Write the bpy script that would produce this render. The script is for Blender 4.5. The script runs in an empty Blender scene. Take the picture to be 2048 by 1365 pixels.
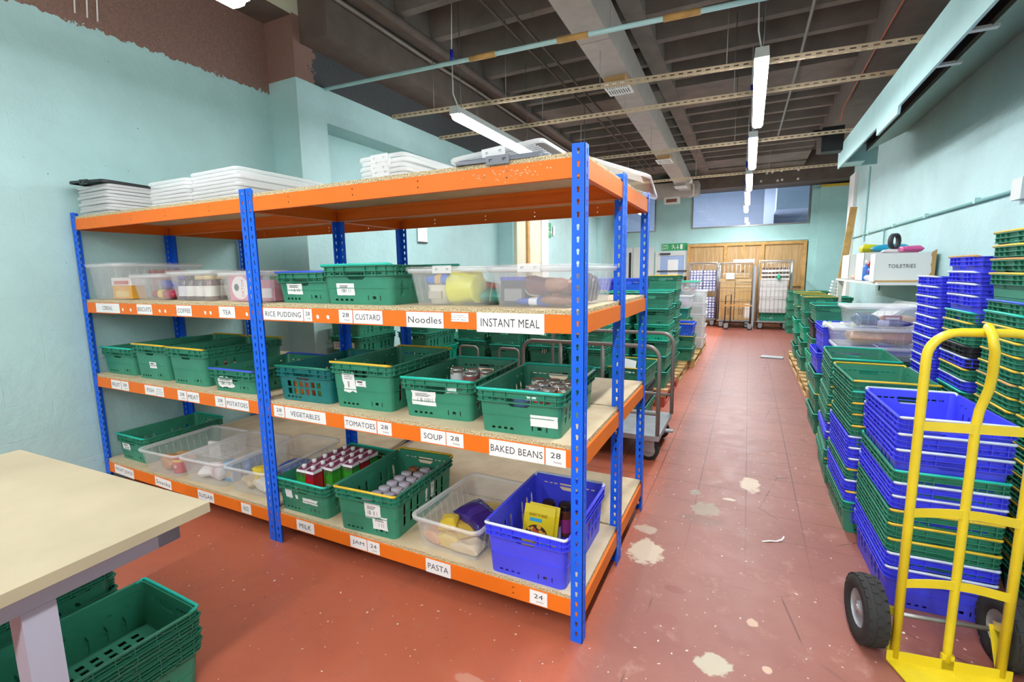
import bpy, bmesh, math, random
from mathutils import Vector, Matrix
from mathutils.geometry import tessellate_polygon
S = bpy.context.scene
COL = S.collection
PI = math.pi
R = math.radians
random.seed(7)

# ------------------------------------------------------------------ camera
def cam_basis(yaw, pitch, roll):
    cy, sy, cp, sp = math.cos(yaw), math.sin(yaw), math.cos(pitch), math.sin(pitch)
    f = Vector((-sy*cp, cy*cp, sp)); r = Vector((cy, sy, 0)); u = r.cross(f)
    cr, sr = math.cos(roll), math.sin(roll)
    return cr*r+sr*u, -sr*r+cr*u, f
cr_, cu_, cf_ = cam_basis(0.4568, -0.1411, -0.0149)
cam = bpy.data.cameras.new('camera')
cam.sensor_fit = 'HORIZONTAL'; cam.sensor_width = 36; cam.lens = 957.75/2048*36
cam.clip_start = 0.05; cam.clip_end = 100
camo = bpy.data.objects.new('camera', cam); COL.objects.link(camo)
M = Matrix((cr_, cu_, -cf_)).transposed().to_4x4(); M.translation = Vector((0.5421, -1.7162, 1.5228))
camo.matrix_world = M
S.camera = camo
# ------------------------------------------------------------------ world, exposure
S.view_settings.view_transform = 'Standard'
try: S.view_settings.look = 'None'
except Exception: pass
S.view_settings.gamma = 1; S.view_settings.use_curve_mapping = False
S.view_settings.exposure = 0.34
S.cycles.use_denoising = True
S.cycles.max_bounces = 10; S.cycles.diffuse_bounces = 5; S.cycles.glossy_bounces = 3
S.cycles.transmission_bounces = 6; S.cycles.transparent_max_bounces = 24
S.cycles.caustics_reflective = False; S.cycles.caustics_refractive = False
S.cycles.sample_clamp_indirect = 4
W = bpy.data.worlds.new('world'); S.world = W; W.use_nodes = True
W.node_tree.nodes['Background'].inputs[0].default_value = (.8, .9, 1, 1)
W.node_tree.nodes['Background'].inputs[1].default_value = 0.3
LAMP_W = 27.0        # watts of each ceiling batten
GLOW = 26.0           # radiance of its diffuser

# ------------------------------------------------------------------ tagging
def tag(o, label=None, cat=None, group=None, kind=None):
    if label: o['label'] = label
    if cat: o['category'] = cat
    if group: o['group'] = group
    if kind: o['kind'] = kind
    return o
def empty(name, loc=(0, 0, 0), rz=0, label=None, cat=None, group=None, parent=None, rot=None):
    o = bpy.data.objects.new(name, None); COL.objects.link(o)
    o.empty_display_size = .1
    o.location = loc; o.rotation_euler = rot if rot else (0, 0, rz)
    if parent: o.parent = parent
    return tag(o, label, cat, group)
def put(name, me, parent=None, mats=None, loc=None, rot=None):
    o = bpy.data.objects.new(name, me); COL.objects.link(o)
    if parent: o.parent = parent
    if loc: o.location = loc
    if rot: o.rotation_euler = rot
    if mats:
        for i, m in enumerate(mats):
            if m is None: continue
            while len(me.materials) <= i: me.materials.append(m)
            o.material_slots[i].link = 'OBJECT'; o.material_slots[i].material = m
    return o
def copy_tree(o, parent=None):
    c = o.copy(); COL.objects.link(c); c.parent = parent
    for ch in [x for x in KIDS.get(o.name, [])]: copy_tree(ch, c)
    return c
KIDS = {}

# ------------------------------------------------------------------ materials
def lin(c):
    if isinstance(c, str):
        c = tuple(int(c[i:i+2], 16)/255 for i in (0, 2, 4))
    return tuple(((x/12.92) if x <= .04045 else ((x+.055)/1.055)**2.4) for x in c)+(1,)
MATS = {}
class NT:
    def __init__(s, name):
        s.m = bpy.data.materials.new(name); s.m.use_nodes = True
        s.t = s.m.node_tree; s.p = s.t.nodes['Principled BSDF']; s.out = s.t.nodes['Material Output']
    def n(s, typ, **kw):
        nd = s.t.nodes.new(typ)
        for k, v in kw.items():
            if k.startswith('i_'):
                key = k[2:]; key = int(key) if key.isdigit() else key.replace('_', ' ')
                nd.inputs[key].default_value = v
            else: setattr(nd, k, v)
        return nd
    def l(s, a, b): s.t.links.new(a, b)
    def math(s, op, a, b=None, c=None):
        nd = s.n('ShaderNodeMath', operation=op)
        for i, x in enumerate((a, b, c)):
            if x is None: continue
            if hasattr(x, 'node'): s.l(x, nd.inputs[i])
            else: nd.inputs[i].default_value = x
        return nd.outputs[0]
    def mix(s, fac, a, b):
        nd = s.n('ShaderNodeMix', data_type='RGBA')
        for i, x in ((0, fac), (6, a), (7, b)):
            if hasattr(x, 'node'): s.l(x, nd.inputs[i])
            else: nd.inputs[i].default_value = x
        return nd.outputs[2]
    def noise(s, vec, scale, detail=3, rough=.5):
        nd = s.n('ShaderNodeTexNoise'); nd.inputs['Scale'].default_value = scale
        nd.inputs['Detail'].default_value = detail; nd.inputs['Roughness'].default_value = rough
        if vec is not None: s.l(vec, nd.inputs['Vector'])
        return nd.outputs['Fac']
    def ramp(s, fac, lo, hi):
        nd = s.n('ShaderNodeMapRange'); nd.inputs[1].default_value = lo; nd.inputs[2].default_value = hi
        nd.clamp = True; s.l(fac, nd.inputs[0]); return nd.outputs[0]
    def bump(s, h, strength=.3, dist=.01):
        b = s.n('ShaderNodeBump'); b.inputs['Strength'].default_value = strength; b.inputs['Distance'].default_value = dist
        s.l(h, b.inputs['Height']); s.l(b.outputs[0], s.p.inputs['Normal']); return b
    def wpos(s):
        g = s.n('ShaderNodeNewGeometry'); sp = s.n('ShaderNodeSeparateXYZ'); s.l(g.outputs['Position'], sp.inputs[0])
        return g.outputs['Position'], sp.outputs[0], sp.outputs[1], sp.outputs[2]
    def opos(s):
        return s.n('ShaderNodeTexCoord').outputs['Object']
    def base(s, c): s.l(c, s.p.inputs['Base Color'])
def mat(name, col, rough=.5, metal=0, var=.0, vscale=30, bump=0, bscale=80, spec=.5, coat=0):
    if name in MATS: return MATS[name]
    k = NT(name); c = lin(col)
    k.p.inputs['Base Color'].default_value = c; k.p.inputs['Roughness'].default_value = rough
    k.p.inputs['Metallic'].default_value = metal
    k.p.inputs['Specular IOR Level'].default_value = spec
    if coat: k.p.inputs['Coat Weight'].default_value = coat
    if var or bump:
        v = k.opos()
        if var:
            f = k.ramp(k.noise(v, vscale, 4), .3, .7)
            d = tuple(max(0, x*(1-var)) for x in c[:3])+(1,); b = tuple(min(1, x*(1+var*.6)+var*.02) for x in c[:3])+(1,)
            k.base(k.mix(f, d, b))
        if bump: k.bump(k.noise(v, bscale, 3), bump, .004)
    MATS[name] = k.m
    return k.m
def plastic_clear(name, tint, alpha=.35, rough=.25):
    k = NT(name)
    k.p.inputs['Base Color'].default_value = lin(tint); k.p.inputs['Roughness'].default_value = rough
    k.p.inputs['Alpha'].default_value = alpha
    MATS[name] = k.m; return k.m

# ------------------------------------------------------------------ mesh building
class MB:
    def __init__(s): s.v = []; s.f = []; s.mi = []; s.sm = []
    def add(s, vs, fs, mi=0, smooth=False, M=None):
        o = len(s.v)
        s.v += [tuple(M @ Vector(p)) if M is not None else tuple(p) for p in vs]
        for f in fs:
            s.f.append(tuple(i+o for i in f)); s.mi.append(mi); s.sm.append(smooth)
        return s
    def box(s, x0, x1, y0, y1, z0, z1, mi=0, M=None):
        vs = [(x, y, z) for z in (z0, z1) for y in (y0, y1) for x in (x0, x1)]
        return s.add(vs, [(0, 2, 3, 1), (4, 5, 7, 6), (0, 1, 5, 4), (2, 6, 7, 3), (0, 4, 6, 2), (1, 3, 7, 5)], mi, False, M)
    def bar(s, a, b, w, h, mi=0, up=(0, 0, 1)):
        a, b = Vector(a), Vector(b); d = b-a; L = d.length; d.normalize()
        u = Vector(up); x = d.cross(u)
        if x.length < 1e-5: x = d.cross(Vector((1, 0, 0)))
        x.normalize(); z = x.cross(d)
        Mx = Matrix((x, d, z)).transposed().to_4x4(); Mx.translation = a
        return s.box(-w/2, w/2, 0, L, -h/2, h/2, mi, Mx)
    def loft(s, loops, mi=0, smooth=True, cap0=True, cap1=True, M=None, wrap=False):
        n = len(loops[0]); vs = [p for lp in loops for p in lp]; k = len(loops)
        fs = []
        for j in range(k if wrap else k-1):
            a, b = j*n, ((j+1) % k)*n
            for i in range(n):
                i2 = (i+1) % n; fs.append((a+i, a+i2, b+i2, b+i))
        s.add(vs, fs, mi, smooth, M)
        o = len(s.v)-len(vs)
        if cap0: s.f.append(tuple(o+i for i in reversed(range(n)))); s.mi.append(mi); s.sm.append(False)
        if cap1: s.f.append(tuple(o+(k-1)*n+i for i in range(n))); s.mi.append(mi); s.sm.append(False)
        return s
    def lathe(s, prof, n=16, mi=0, smooth=True, M=None, cap0=True, cap1=True):
        return s.loft([[(r*math.cos(2*PI*i/n), r*math.sin(2*PI*i/n), z) for i in range(n)] for r, z in prof], mi, smooth, cap0, cap1, M)
    def tube(s, path, r, n=8, mi=0, closed=False):
        P = [Vector(p) for p in path]; k = len(P); loops = []
        t0 = None
        for i in range(k):
            if closed: d = P[(i+1) % k]-P[i-1]
            else: d = P[min(i+1, k-1)]-P[max(i-1, 0)]
            d.normalize()
            if t0 is None:
                x = d.cross(Vector((0, 0, 1)))
                if x.length < .05: x = d.cross(Vector((0, 1, 0)))
                x.normalize()
            else:
                x = x-d*x.dot(d); x.normalize()
            t0 = d; y = d.cross(x)
            rr = r[i] if isinstance(r, (list, tuple)) else r
            loops.append([P[i]+x*rr*math.cos(2*PI*j/n)+y*rr*math.sin(2*PI*j/n) for j in range(n)])
        return s.loft(loops, mi, True, not closed, not closed, None, closed)
    def plate(s, outer, holes, t, M=None, mi=0):
        # flat plate in the local XY plane, thickness along local Z from 0 to t, with real holes
        polys = [outer]+list(holes)
        tri = tessellate_polygon([[Vector((p[0], p[1], 0)) for p in q] for q in polys])
        pts = [p for q in polys for p in q]; n = len(pts)
        vs = [(p[0], p[1], 0) for p in pts]+[(p[0], p[1], t) for p in pts]
        fs = []
        for a, b, c in tri:
            A, B, Cc = pts[a], pts[b], pts[c]
            if (B[0]-A[0])*(Cc[1]-A[1])-(B[1]-A[1])*(Cc[0]-A[0]) < 0: b, c = c, b
            fs.append((c, b, a)); fs.append((a+n, b+n, c+n))
        o = 0
        for qi, q in enumerate(polys):
            area = sum(q[i-1][0]*q[i][1]-q[i][0]*q[i-1][1] for i in range(len(q)))
            ccw = area > 0
            if qi > 0: ccw = not ccw
            for i in range(len(q)):
                a, b = o+i, o+(i+1) % len(q)
                fs.append((a, b, b+n, a+n) if ccw else (b, a, a+n, b+n))
            o += len(q)
        return s.add(vs, fs, mi, False, M)
    def mesh(s, name, mats=None):
        me = bpy.data.meshes.new(name); me.from_pydata(s.v, [], s.f)
        me.polygons.foreach_set('material_index', s.mi); me.polygons.foreach_set('use_smooth', s.sm)
        for m in (mats or []): me.materials.append(m)
        me.update(); return me
    def obj(s, name, mats=None, parent=None, loc=None, rot=None):
        if mats is not None and not isinstance(mats, (list, tuple)): mats = [mats]
        return put(name, s.mesh(name, mats), parent, None, loc, rot)
def rr(hw, hl, z, r=.03, n=4):
    r = min(r, hw*.98, hl*.98); out = []
    for cx, cy, a0 in ((hw-r, hl-r, 0), (-hw+r, hl-r, PI/2), (-hw+r, -hl+r, PI), (hw-r, -hl+r, 1.5*PI)):
        for i in range(n+1):
            a = a0+i*PI/2/n; out.append((cx+r*math.cos(a), cy+r*math.sin(a), z))
    return out
def circ(cx, cy, r, n=8): return [(cx+r*math.cos(2*PI*i/n), cy+r*math.sin(2*PI*i/n)) for i in range(n)]
def rect(x0, x1, y0, y1): return [(x0, y0), (x1, y0), (x1, y1), (x0, y1)]
def sup(name, bm, mats, kind='structure', label=None, parent=None):
    o = bm.obj(name, mats, parent)
    if parent is None: o['kind'] = kind
    return o
BOLD = 0
def text(string, parent, mat_, width=None, height=None, loc=(0, 0, 0), rot=(0, 0, 0), name='lettering', squash=1):
    cu = bpy.data.curves.new('t', 'FONT'); cu.body = string; cu.align_x = 'CENTER'; cu.align_y = 'CENTER'; cu.size = 1; cu.space_character = 1.06; cu.resolution_u = 3; cu.offset = BOLD
    to = bpy.data.objects.new('t', cu); COL.objects.link(to)
    dg = bpy.context.evaluated_depsgraph_get(); me = bpy.data.meshes.new_from_object(to.evaluated_get(dg))
    bpy.data.objects.remove(to); bpy.data.curves.remove(cu)
    xs = [v.co.x for v in me.vertices]; ys = [v.co.y for v in me.vertices]
    w, h = max(xs)-min(xs), max(ys)-min(ys); cx, cy = (max(xs)+min(xs))/2, (max(ys)+min(ys))/2
    sx = (width/w) if width else None; sy = (height/h) if height else None
    sx = sx or sy*squash; sy = sy or sx
    for v in me.vertices: v.co = ((v.co.x-cx)*sx, (v.co.y-cy)*sy, 0)
    me.materials.clear(); me.materials.append(mat_)
    o = put(name, me, parent, None, loc, rot)
    return o

# ================================================================== materials of the place
def wall_mat(name, tealc, brush_z, brown=None, line=3.28, dark_from=None, cream_z=None, block=False, jagk=.14):
    k = NT(name); pos, x, y, z = k.wpos()
    n1 = k.noise(pos, 1.6, 4, .6); n2 = k.noise(pos, 22, 3, .6)
    c = lin(tealc)
    a = tuple(v*.93 for v in c[:3])+(1,); b = tuple(min(1, v*1.05) for v in c[:3])+(1,)
    col = k.mix(k.ramp(n1, .35, .65), a, b)
    # scuffs and pin holes
    n3 = k.noise(pos, 9, 6, .75)
    col = k.mix(k.math('MULTIPLY', k.ramp(n3, .68, .74), .35), col, lin('7fa69c'))
    n4 = k.noise(pos, 34, 2, .5)
    col = k.mix(k.math('MULTIPLY', k.ramp(n4, .775, .8), .7), col, lin('4c5c55'))
    if brown:
        jag = k.math('MULTIPLY_ADD', k.math('SUBTRACT', k.noise(pos, 14, 4, .7), .5), jagk, line)
        m = k.math('GREATER_THAN', z, jag)
        bn = k.mix(k.ramp(k.noise(pos, 130, 3, .7), .45, .75), lin(brown), lin('a4806f'))
        if dark_from is not None:
            jy = k.math('MULTIPLY_ADD', k.math('SUBTRACT', k.noise(pos, 9, 3, .7), .5), .35, dark_from)
            bn = k.mix(k.math('GREATER_THAN', y, jy), bn, lin('474a4c'))
        if cream_z is not None:
            bn = k.mix(k.math('GREATER_THAN', z, cream_z), bn, lin('d9d6bf'))
        col = k.mix(m, col, bn)
    k.base(col); k.p.inputs['Roughness'].default_value = .55
    h = n2
    if block:
        vm = k.n('ShaderNodeCombineXYZ')
        k.l(y, vm.inputs[0]); k.l(z, vm.inputs[1])
        br = k.n('ShaderNodeTexBrick'); br.inputs['Scale'].default_value = 1
        br.inputs['Brick Width'].default_value = .46; br.inputs['Row Height'].default_value = .235
        br.inputs['Mortar Size'].default_value = .006; br.inputs['Mortar Smooth'].default_value = .8
        k.l(vm.outputs[0], br.inputs['Vector'])
        h = k.math('SUBTRACT', k.math('MULTIPLY', n2, .8), k.math('MULTIPLY', br.outputs['Fac'], .10))
    k.bump(h, .55, .012)
    return k.m
M_wl = wall_mat('teal_blockwork', 'abcfcd', 3.28, '7d5f55', 3.28, None, None, True)
M_wf = wall_mat('teal_far_wall', 'b0d4d3', 3.37, '8a6a60', 3.372, 1.9, 3.93, False, .006)
M_wr = wall_mat('teal_plaster', 'b4d5d6', 0)
M_wb = wall_mat('teal_back_wall', 'b0d9d6', 0)
M_dark = mat('dark_brown_paint', '675a52', .75, var=.15, vscale=6, bump=.2)
M_ceil = mat('ceiling_brown_black', '7d736b', .85, var=.18, vscale=4)
M_duct = mat('duct_grey_brown', 'aaa198', .6, var=.1, vscale=8)
M_cream = mat('cream_paint', 'd8d3b8', .6)
M_white = mat('white_paint', 'e6e6e2', .45)
M_greyw = mat('pale_grey_panel', 'd3d6d2', .5)
M_fascia = mat('pale_teal_board', 'b9e0e0', .5, var=.05, vscale=5)
M_timber = mat('raw_timber', 'c99a58', .65, var=.25, vscale=8)
def ply():
    k = NT('plywood'); v = k.opos(); mp = k.n('ShaderNodeMapping'); mp.inputs['Scale'].default_value = (14, 14, 1.2)
    k.l(v, mp.inputs['Vector'])
    f = k.noise(mp.outputs[0], 1.5, 5, .6)
    k.base(k.mix(k.ramp(f, .3, .7), lin('a8814f'), lin('cda878'))); k.p.inputs['Roughness'].default_value = .65
    return k.m
M_ply = ply()
M_black = mat('black_plastic', '1c1c1e', .45)
M_rubber = mat('black_rubber', '2a2928', .8, bump=.3)
M_grey = mat('grey_metal', '8f8d8a', .4, .6)
M_steel = mat('zinc_wire', 'b9bcbd', .35, .8)
M_tubeg = mat('grey_tube_paint', '8b857d', .42, .3)
M_galv = mat('galvanised_sheet', 'a9adb0', .45, .5, var=.15, vscale=12)
M_rail = mat('beige_slotted_rail', 'cdb696', .6)
M_paper = mat('white_paper', 'ededea', .7)
M_ink = mat('black_ink', '1c1c20', .7)
M_inkg = mat('grey_ink', '38383c', .7)
M_blueup = mat('blue_upright_paint', '0f63e6', .45, 0, var=.06, vscale=9, spec=.35)
M_orange = mat('orange_beam_paint', 'ea741c', .5, 0, var=.05, vscale=5, spec=.3)
M_green = mat('green_crate_plastic', '36886c', .42, var=.12, vscale=7)
M_green2 = mat('bright_green_plastic', '1fb08a', .42, var=.1, vscale=7)
M_dteal = mat('dark_teal_plastic', '14706f', .42, var=.1, vscale=7)
M_bluec = mat('blue_crate_plastic', '4a50ea', .4, var=.08, vscale=7)
M_blueb = mat('bright_blue_plastic', '2a62e0', .4, var=.08, vscale=7)
M_blackc = mat('black_crate_plastic', '2c2a2e', .45, var=.1, vscale=7)
M_yel = mat('yellow_bar', 'e2b92f', .4)
M_whitebar = mat('white_bar', 'd4def2', .4)
M_tealbar = mat('teal_bar', '1fc2ab', .4)
M_bluebar = mat('blue_bar', '3a5bd8', .4)
M_dgbar = mat('green_bar', '157a5e', .4)
M_yellow = mat('yellow_truck_paint', 'e3c823', .38, 0, var=.12, vscale=6, coat=.4)
M_clear = plastic_clear('clear_tub_plastic', 'eef1f2', .15, .22)
M_frost = plastic_clear('frosted_lid_plastic', 'f4f5f5', .42, .3)
M_pallet = mat('pallet_wood', 'c8a36b', .75, var=.25, vscale=9)
M_card = mat('brown_cardboard', 'bd945f', .8, var=.08, vscale=6)
M_cardw = mat('white_card', 'e3e3df', .7)
def chip():
    k = NT('chipboard'); v = k.opos()
    f = k.noise(v, 160, 2, .7); g = k.noise(v, 5, 3, .6); nn = k.n('ShaderNodeNewGeometry')
    sp = k.n('ShaderNodeSeparateXYZ'); k.l(nn.outputs['Normal'], sp.inputs[0])
    edge = k.math('LESS_THAN', k.math('ABSOLUTE', sp.outputs[2]), .5)
    top = k.mix(k.ramp(g, .3, .75), lin('c3ab88'), lin('dccaa9'))
    ed = k.mix(k.ramp(f, .38, .62), lin('8a7a57'), lin('ded0a8'))
    k.base(k.mix(edge, top, ed)); k.p.inputs['Roughness'].default_value = .7
    return k.m
M_chip = chip()
def floor_mat():
    k = NT('red_floor_paint'); pos, x, y, z = k.wpos()
    n1 = k.noise(pos, 1.3, 5, .62); n2 = k.noise(pos, 7, 5, .7)
    red = k.mix(k.ramp(n1, .3, .7), lin('a9553b'), lin('b96448'))
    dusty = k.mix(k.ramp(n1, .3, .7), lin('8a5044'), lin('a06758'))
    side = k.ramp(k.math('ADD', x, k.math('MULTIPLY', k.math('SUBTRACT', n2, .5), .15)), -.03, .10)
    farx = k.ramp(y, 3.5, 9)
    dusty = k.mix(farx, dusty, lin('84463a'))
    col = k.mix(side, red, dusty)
    # trodden pale dust
    col = k.mix(k.math('MULTIPLY', k.ramp(n2, .56, .75), k.math('MULTIPLY_ADD', side, .35, .12)), col, lin('c2998a'))
    # tile joints of the aisle
    vm = k.n('ShaderNodeCombineXYZ'); k.l(x, vm.inputs[0]); k.l(y, vm.inputs[1])
    br = k.n('ShaderNodeTexBrick'); br.offset = 0; br.inputs['Scale'].default_value = 1
    br.inputs['Brick Width'].default_value = .3; br.inputs['Row Height'].default_value = .3
    br.inputs['Mortar Size'].default_value = .0045; br.inputs['Mortar Smooth'].default_value = .5
    k.l(vm.outputs[0], br.inputs['Vector'])
    jm = k.math('MULTIPLY', br.outputs['Fac'], k.math('MULTIPLY', k.ramp(y, .7, 2.0), .75))
    col = k.mix(jm, col, lin('4a2822'))
    # mottling and fine cracks
    col = k.mix(k.math('MULTIPLY', k.ramp(k.noise(pos, 2.6, 6, .72), .52, .68), .45), col, lin('84483a'))
    vo = k.n('ShaderNodeTexVoronoi'); vo.feature = 'DISTANCE_TO_EDGE'; vo.inputs['Scale'].default_value = 1.1; k.l(pos, vo.inputs['Vector'])
    col = k.mix(k.math('MULTIPLY', k.math('MULTIPLY', k.ramp(vo.outputs['Distance'], .006, .002), side), k.math('MULTIPLY', k.ramp(k.noise(pos, 3, 2, .5), .5, .6), .7)), col, lin('4f2c26'))
    # worn-through patches (fixed spots)
    for px, py, rx, ry, c in ((.11, .79, .10, .13, 'c9b49c'), (.07, 1.02, .07, .05, 'b89d88'), (.494, .119, .075, .06, 'b9ab93'),
                              (.625, 1.93, .07, .13, 'c9b096'), (.365, 1.42, .10, .10, '97806c'), (.283, 1.65, .04, .05, '8f7c6a'), (.36, 1.27, .14, .06, '86594b'), (.5, 1.63, .04, .02, 'c9b49c'),
                              (.63, .43, .025, .03, 'c9a58c'), (.68, .18, .02, .02, 'cfa58e'), (.3, .52, .05, .03, '8d4f42'), (.298, .30, .05, .05, '92564a'), (-.33, -.35, .06, .03, 'c08069')):
        dx = k.math('DIVIDE', k.math('SUBTRACT', x, px), rx); dy = k.math('DIVIDE', k.math('SUBTRACT', y, py), ry)
        d = k.math('SQRT', k.math('ADD', k.math('MULTIPLY', dx, dx), k.math('MULTIPLY', dy, dy)))
        d = k.math('ADD', d, k.math('MULTIPLY', k.math('SUBTRACT', k.noise(pos, 16, 4, .7), .5), 1.5))
        col = k.mix(k.ramp(d, 1.0, .8), col, lin(c))
    # flecks
    n5 = k.noise(pos, 42, 2, .5)
    col = k.mix(k.ramp(n5, .715, .73), col, lin('e0cfc2'))
    n6 = k.noise(pos, 27, 2, .5)
    col = k.mix(k.math('MULTIPLY', k.ramp(n6, .75, .77), .6), col, lin('5b3a33'))
    k.base(col)
    k.l(k.math('MULTIPLY_ADD', n2, .3, .32), k.p.inputs['Roughness'])
    k.bump(k.noise(pos, 60, 3, .6), .12, .004)
    return k.m
M_floor = floor_mat()
def glow_mat(name, col, strength):
    k = NT(name); e = k.n('ShaderNodeEmission'); e.inputs[0].default_value = col; e.inputs[1].default_value = strength
    k.l(e.outputs[0], k.out.inputs[0]); return k.m
M_glow = glow_mat('lit_diffuser', (.95, .98, 1, 1), GLOW)
def glass():
    k = NT('window_glass'); t = k.n('ShaderNodeBsdfTransparent'); g = k.n('ShaderNodeBsdfGlossy'); g.inputs['Roughness'].default_value = .02
    t.inputs[0].default_value = (.86, .9, .96, 1)
    fr = k.n('ShaderNodeFresnel'); fr.inputs[0].default_value = 1.5
    mx = k.n('ShaderNodeMixShader'); k.l(k.math('MULTIPLY_ADD', fr.outputs[0], 1.0, .06), mx.inputs[0]); k.l(t.outputs[0], mx.inputs[1]); k.l(g.outputs[0], mx.inputs[2])
    k.l(mx.outputs[0], k.out.inputs[0]); return k.m
M_glass = glass()

# ================================================================== the setting
YB = 13.6
XN, XF, XR = -3.72, -3.35, 2.40
Y0 = -8.0
sup('floor', MB().box(-4, 3.2, Y0-.1, YB+.2, -.1, 0), M_floor)
sup('wall_left', MB().box(XN-.15, XN, Y0, 1.7, 0, 4.5), M_wl)
# far part of the left wall stands forward: return, piers, long recess
m = MB()
m.box(XN-.15, XF, 1.7, 2.05, 0, 4.5)
m.box(XN-.15, XF, 2.05, YB+.1, 3.05, 4.5)
m.box(XN-.15, XF-.30, 2.05, 6.3, 0, 3.05)
m.box(XN-.15, XF, 6.3, 10.6, 0, 3.05)
m.box(XN-.15, XF-.16, 10.6, 12.2, 0, 3.05)
m.box(XN-.15, XF, 12.2, YB+.1, 0, 3.05)
sup('wall_left_far', m, M_wf)
sup('wall_front', MB().box(-4, 3.2, Y0-.15, Y0, 0, 4.5), M_wr)
m = MB().box(XR, XR+.15, Y0, 10.6, 0, 4.5).box(2.9, 3.05, 10.6, YB+.1, 0, 4.5).box(XR+.15, 2.9, 10.55, 10.6, 0, 4.5)
sup('wall_right', m, M_wr)
# back wall with two window openings and a doorway
def xz(y): return Matrix.Translation((0, y, 0)) @ Matrix.Rotation(PI/2, 4, 'X')
holes = [rect(-1.03, 1.93, 2.73, 3.95), rect(-3.3, -2.06, 2.70, 3.95)]
m = MB().plate(rect(-3.4, 3.05, 0, 4.5), holes, .2, xz(YB+.2))
sup('wall_back', m, M_wb)
# room behind the glass
m = MB().box(-4, 3.4, YB+4.5, YB+4.6, 0, 4.6).box(-4, -3.9, YB+.2, YB+4.6, 0, 4.6).box(3.3, 3.4, YB+.2, YB+4.6, 0, 4.6).box(-4, 3.4, YB+.2, YB+4.6, 4.5, 4.6).box(-4, 3.4, YB+.2, YB+4.6, 1.9, 2.0)
m.box(1.2, 3.3, YB+1.6, YB+4.5, 3.3, 4.5).box(.9, 1.2, YB+3, YB+4.5, 2.0, 4.5)
M_back = mat('blue_grey_hall_paint', 'c4cad6', .6)
sup('wall_back_hall', m, M_back)
t = empty('ceiling_light', (-.4, YB+1.6, 4.3), 0, 'white strip light in the grey hall behind the wide back window', 'light')
MB().box(-.75, .75, -.07, .07, 0, .06).obj('housing', M_white, t)
MB().box(-.72, .72, -.055, .055, -.03, 0).obj('diffuser', glow_mat('hall_diffuser', (1, 1, 1, 1), 6), t)
la = bpy.data.lights.new('hall_lamp', 'AREA'); la.shape = 'RECTANGLE'; la.size = 1.5; la.size_y = .2; la.energy = 150
lo = bpy.data.objects.new('hall_lamp', la); COL.objects.link(lo); lo.parent = t; lo.location = (0, 0, -.05)
for n, (x0, x1, z0) in enumerate(((-1.03, 1.93, 2.73), (-3.3, -2.06, 2.70)), 1):
    w = empty('window_%d' % n, (0, 0, 0)); w['kind'] = 'structure'
    MB().plate(rect(x0, x1, z0, 3.95), [rect(x0+.035, x1-.035, z0+.035, 3.92)], .06, xz(YB+.03)).obj('window_frame', M_grey, w)
    MB().box(x0+.03, x1-.03, YB-.005, YB+.005, z0+.03, 3.92).obj('pane', M_glass, w)
m = MB().box(-1.1, 2.0, YB-.03, YB+.02, 2.30, 2.35); sup('trim_1', m, M_fascia)
sup('trim_2', MB().box(2.12, 2.9, YB-.31, YB-.29, 3.60, 3.66), M_yel)
m = MB().box(1.95, 2.12, YB-.12, YB, 0, 3.6).box(2.12, 2.9, YB-.3, YB, 0, 3.6); sup('trim_3', m, M_wb)
# ceiling: slab, ribs across, long beams, solid cross bands
m = MB().box(-4, 3.2, Y0, YB+.2, 4.45, 4.6)
def rib(y, x0, x1):
    m.add([(x0, y-.10, 4.46), (x1, y-.10, 4.46), (x1, y+.10, 4.46), (x0, y+.10, 4.46), (x0, y-.05, 4.1), (x1, y-.05, 4.1), (x1, y+.05, 4.1), (x0, y+.05, 4.1)],
          [(0, 1, 2, 3), (7, 6, 5, 4), (4, 5, 1, 0), (6, 7, 3, 2), (5, 6, 2, 1), (7, 4, 0, 3)])
y = 5.5
ribs = [5.5-.6*i for i in range(15)]+[7.2+.58*i for i in range(7)]
for y in ribs:
    if y > Y0: rib(y, -3.05, 1.66)
m.box(-3.0, 1.66, 5.85, 6.85, 4.1, 4.5); m.box(-3.0, 1.66, 11.1, 12.0, 4.1, 4.5); m.box(-3, 1.66, 12.2, 12.9, 4.1, 4.5)
m.box(-.72, -.52, Y0, 12.8, 4.08, 4.5); m.box(-1.15, -1.0, Y0, 12.8, 4.09, 4.5); m.box(-3.0, -2.75, Y0, 12.8, 4.09, 4.5)
sup('ceiling', m, M_ceil)
sup('beam_left', MB().box(XF, -3.0, 1.78, YB, 3.69, 4.5), M_dark)
sup('beam_right', MB().box(1.62, XR, Y0, 9.8, 3.75, 4.5), M_dark)
sup('beam_back', MB().box(XF, 2.9, 12.8, YB, 3.71, 4.5), M_dark)
m = MB().box(XN-.1, XF, Y0, 1.7, 3.91, 4.5); o = sup('beam_soffit', m, [M_dark, M_cream])
for p in o.data.polygons:
    if p.normal.x > .9: p.material_index = 1
m = MB()
for x, z in ((1.175, 4.015), (.97, 3.998), (1.551, 4.0), (1.553, 3.78), (.85, 3.985), (1.2, 3.79), (1.1, 3.78), (.72, 3.8)):
    m.lathe([(.0, 0), (.03, .002), (.03, .006)], 8, 0, False, Matrix.Translation((x, 12.8, z)) @ Matrix.Rotation(PI/2, 4, 'X'), False, True)
sup('trim_4', m, M_white)
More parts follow.
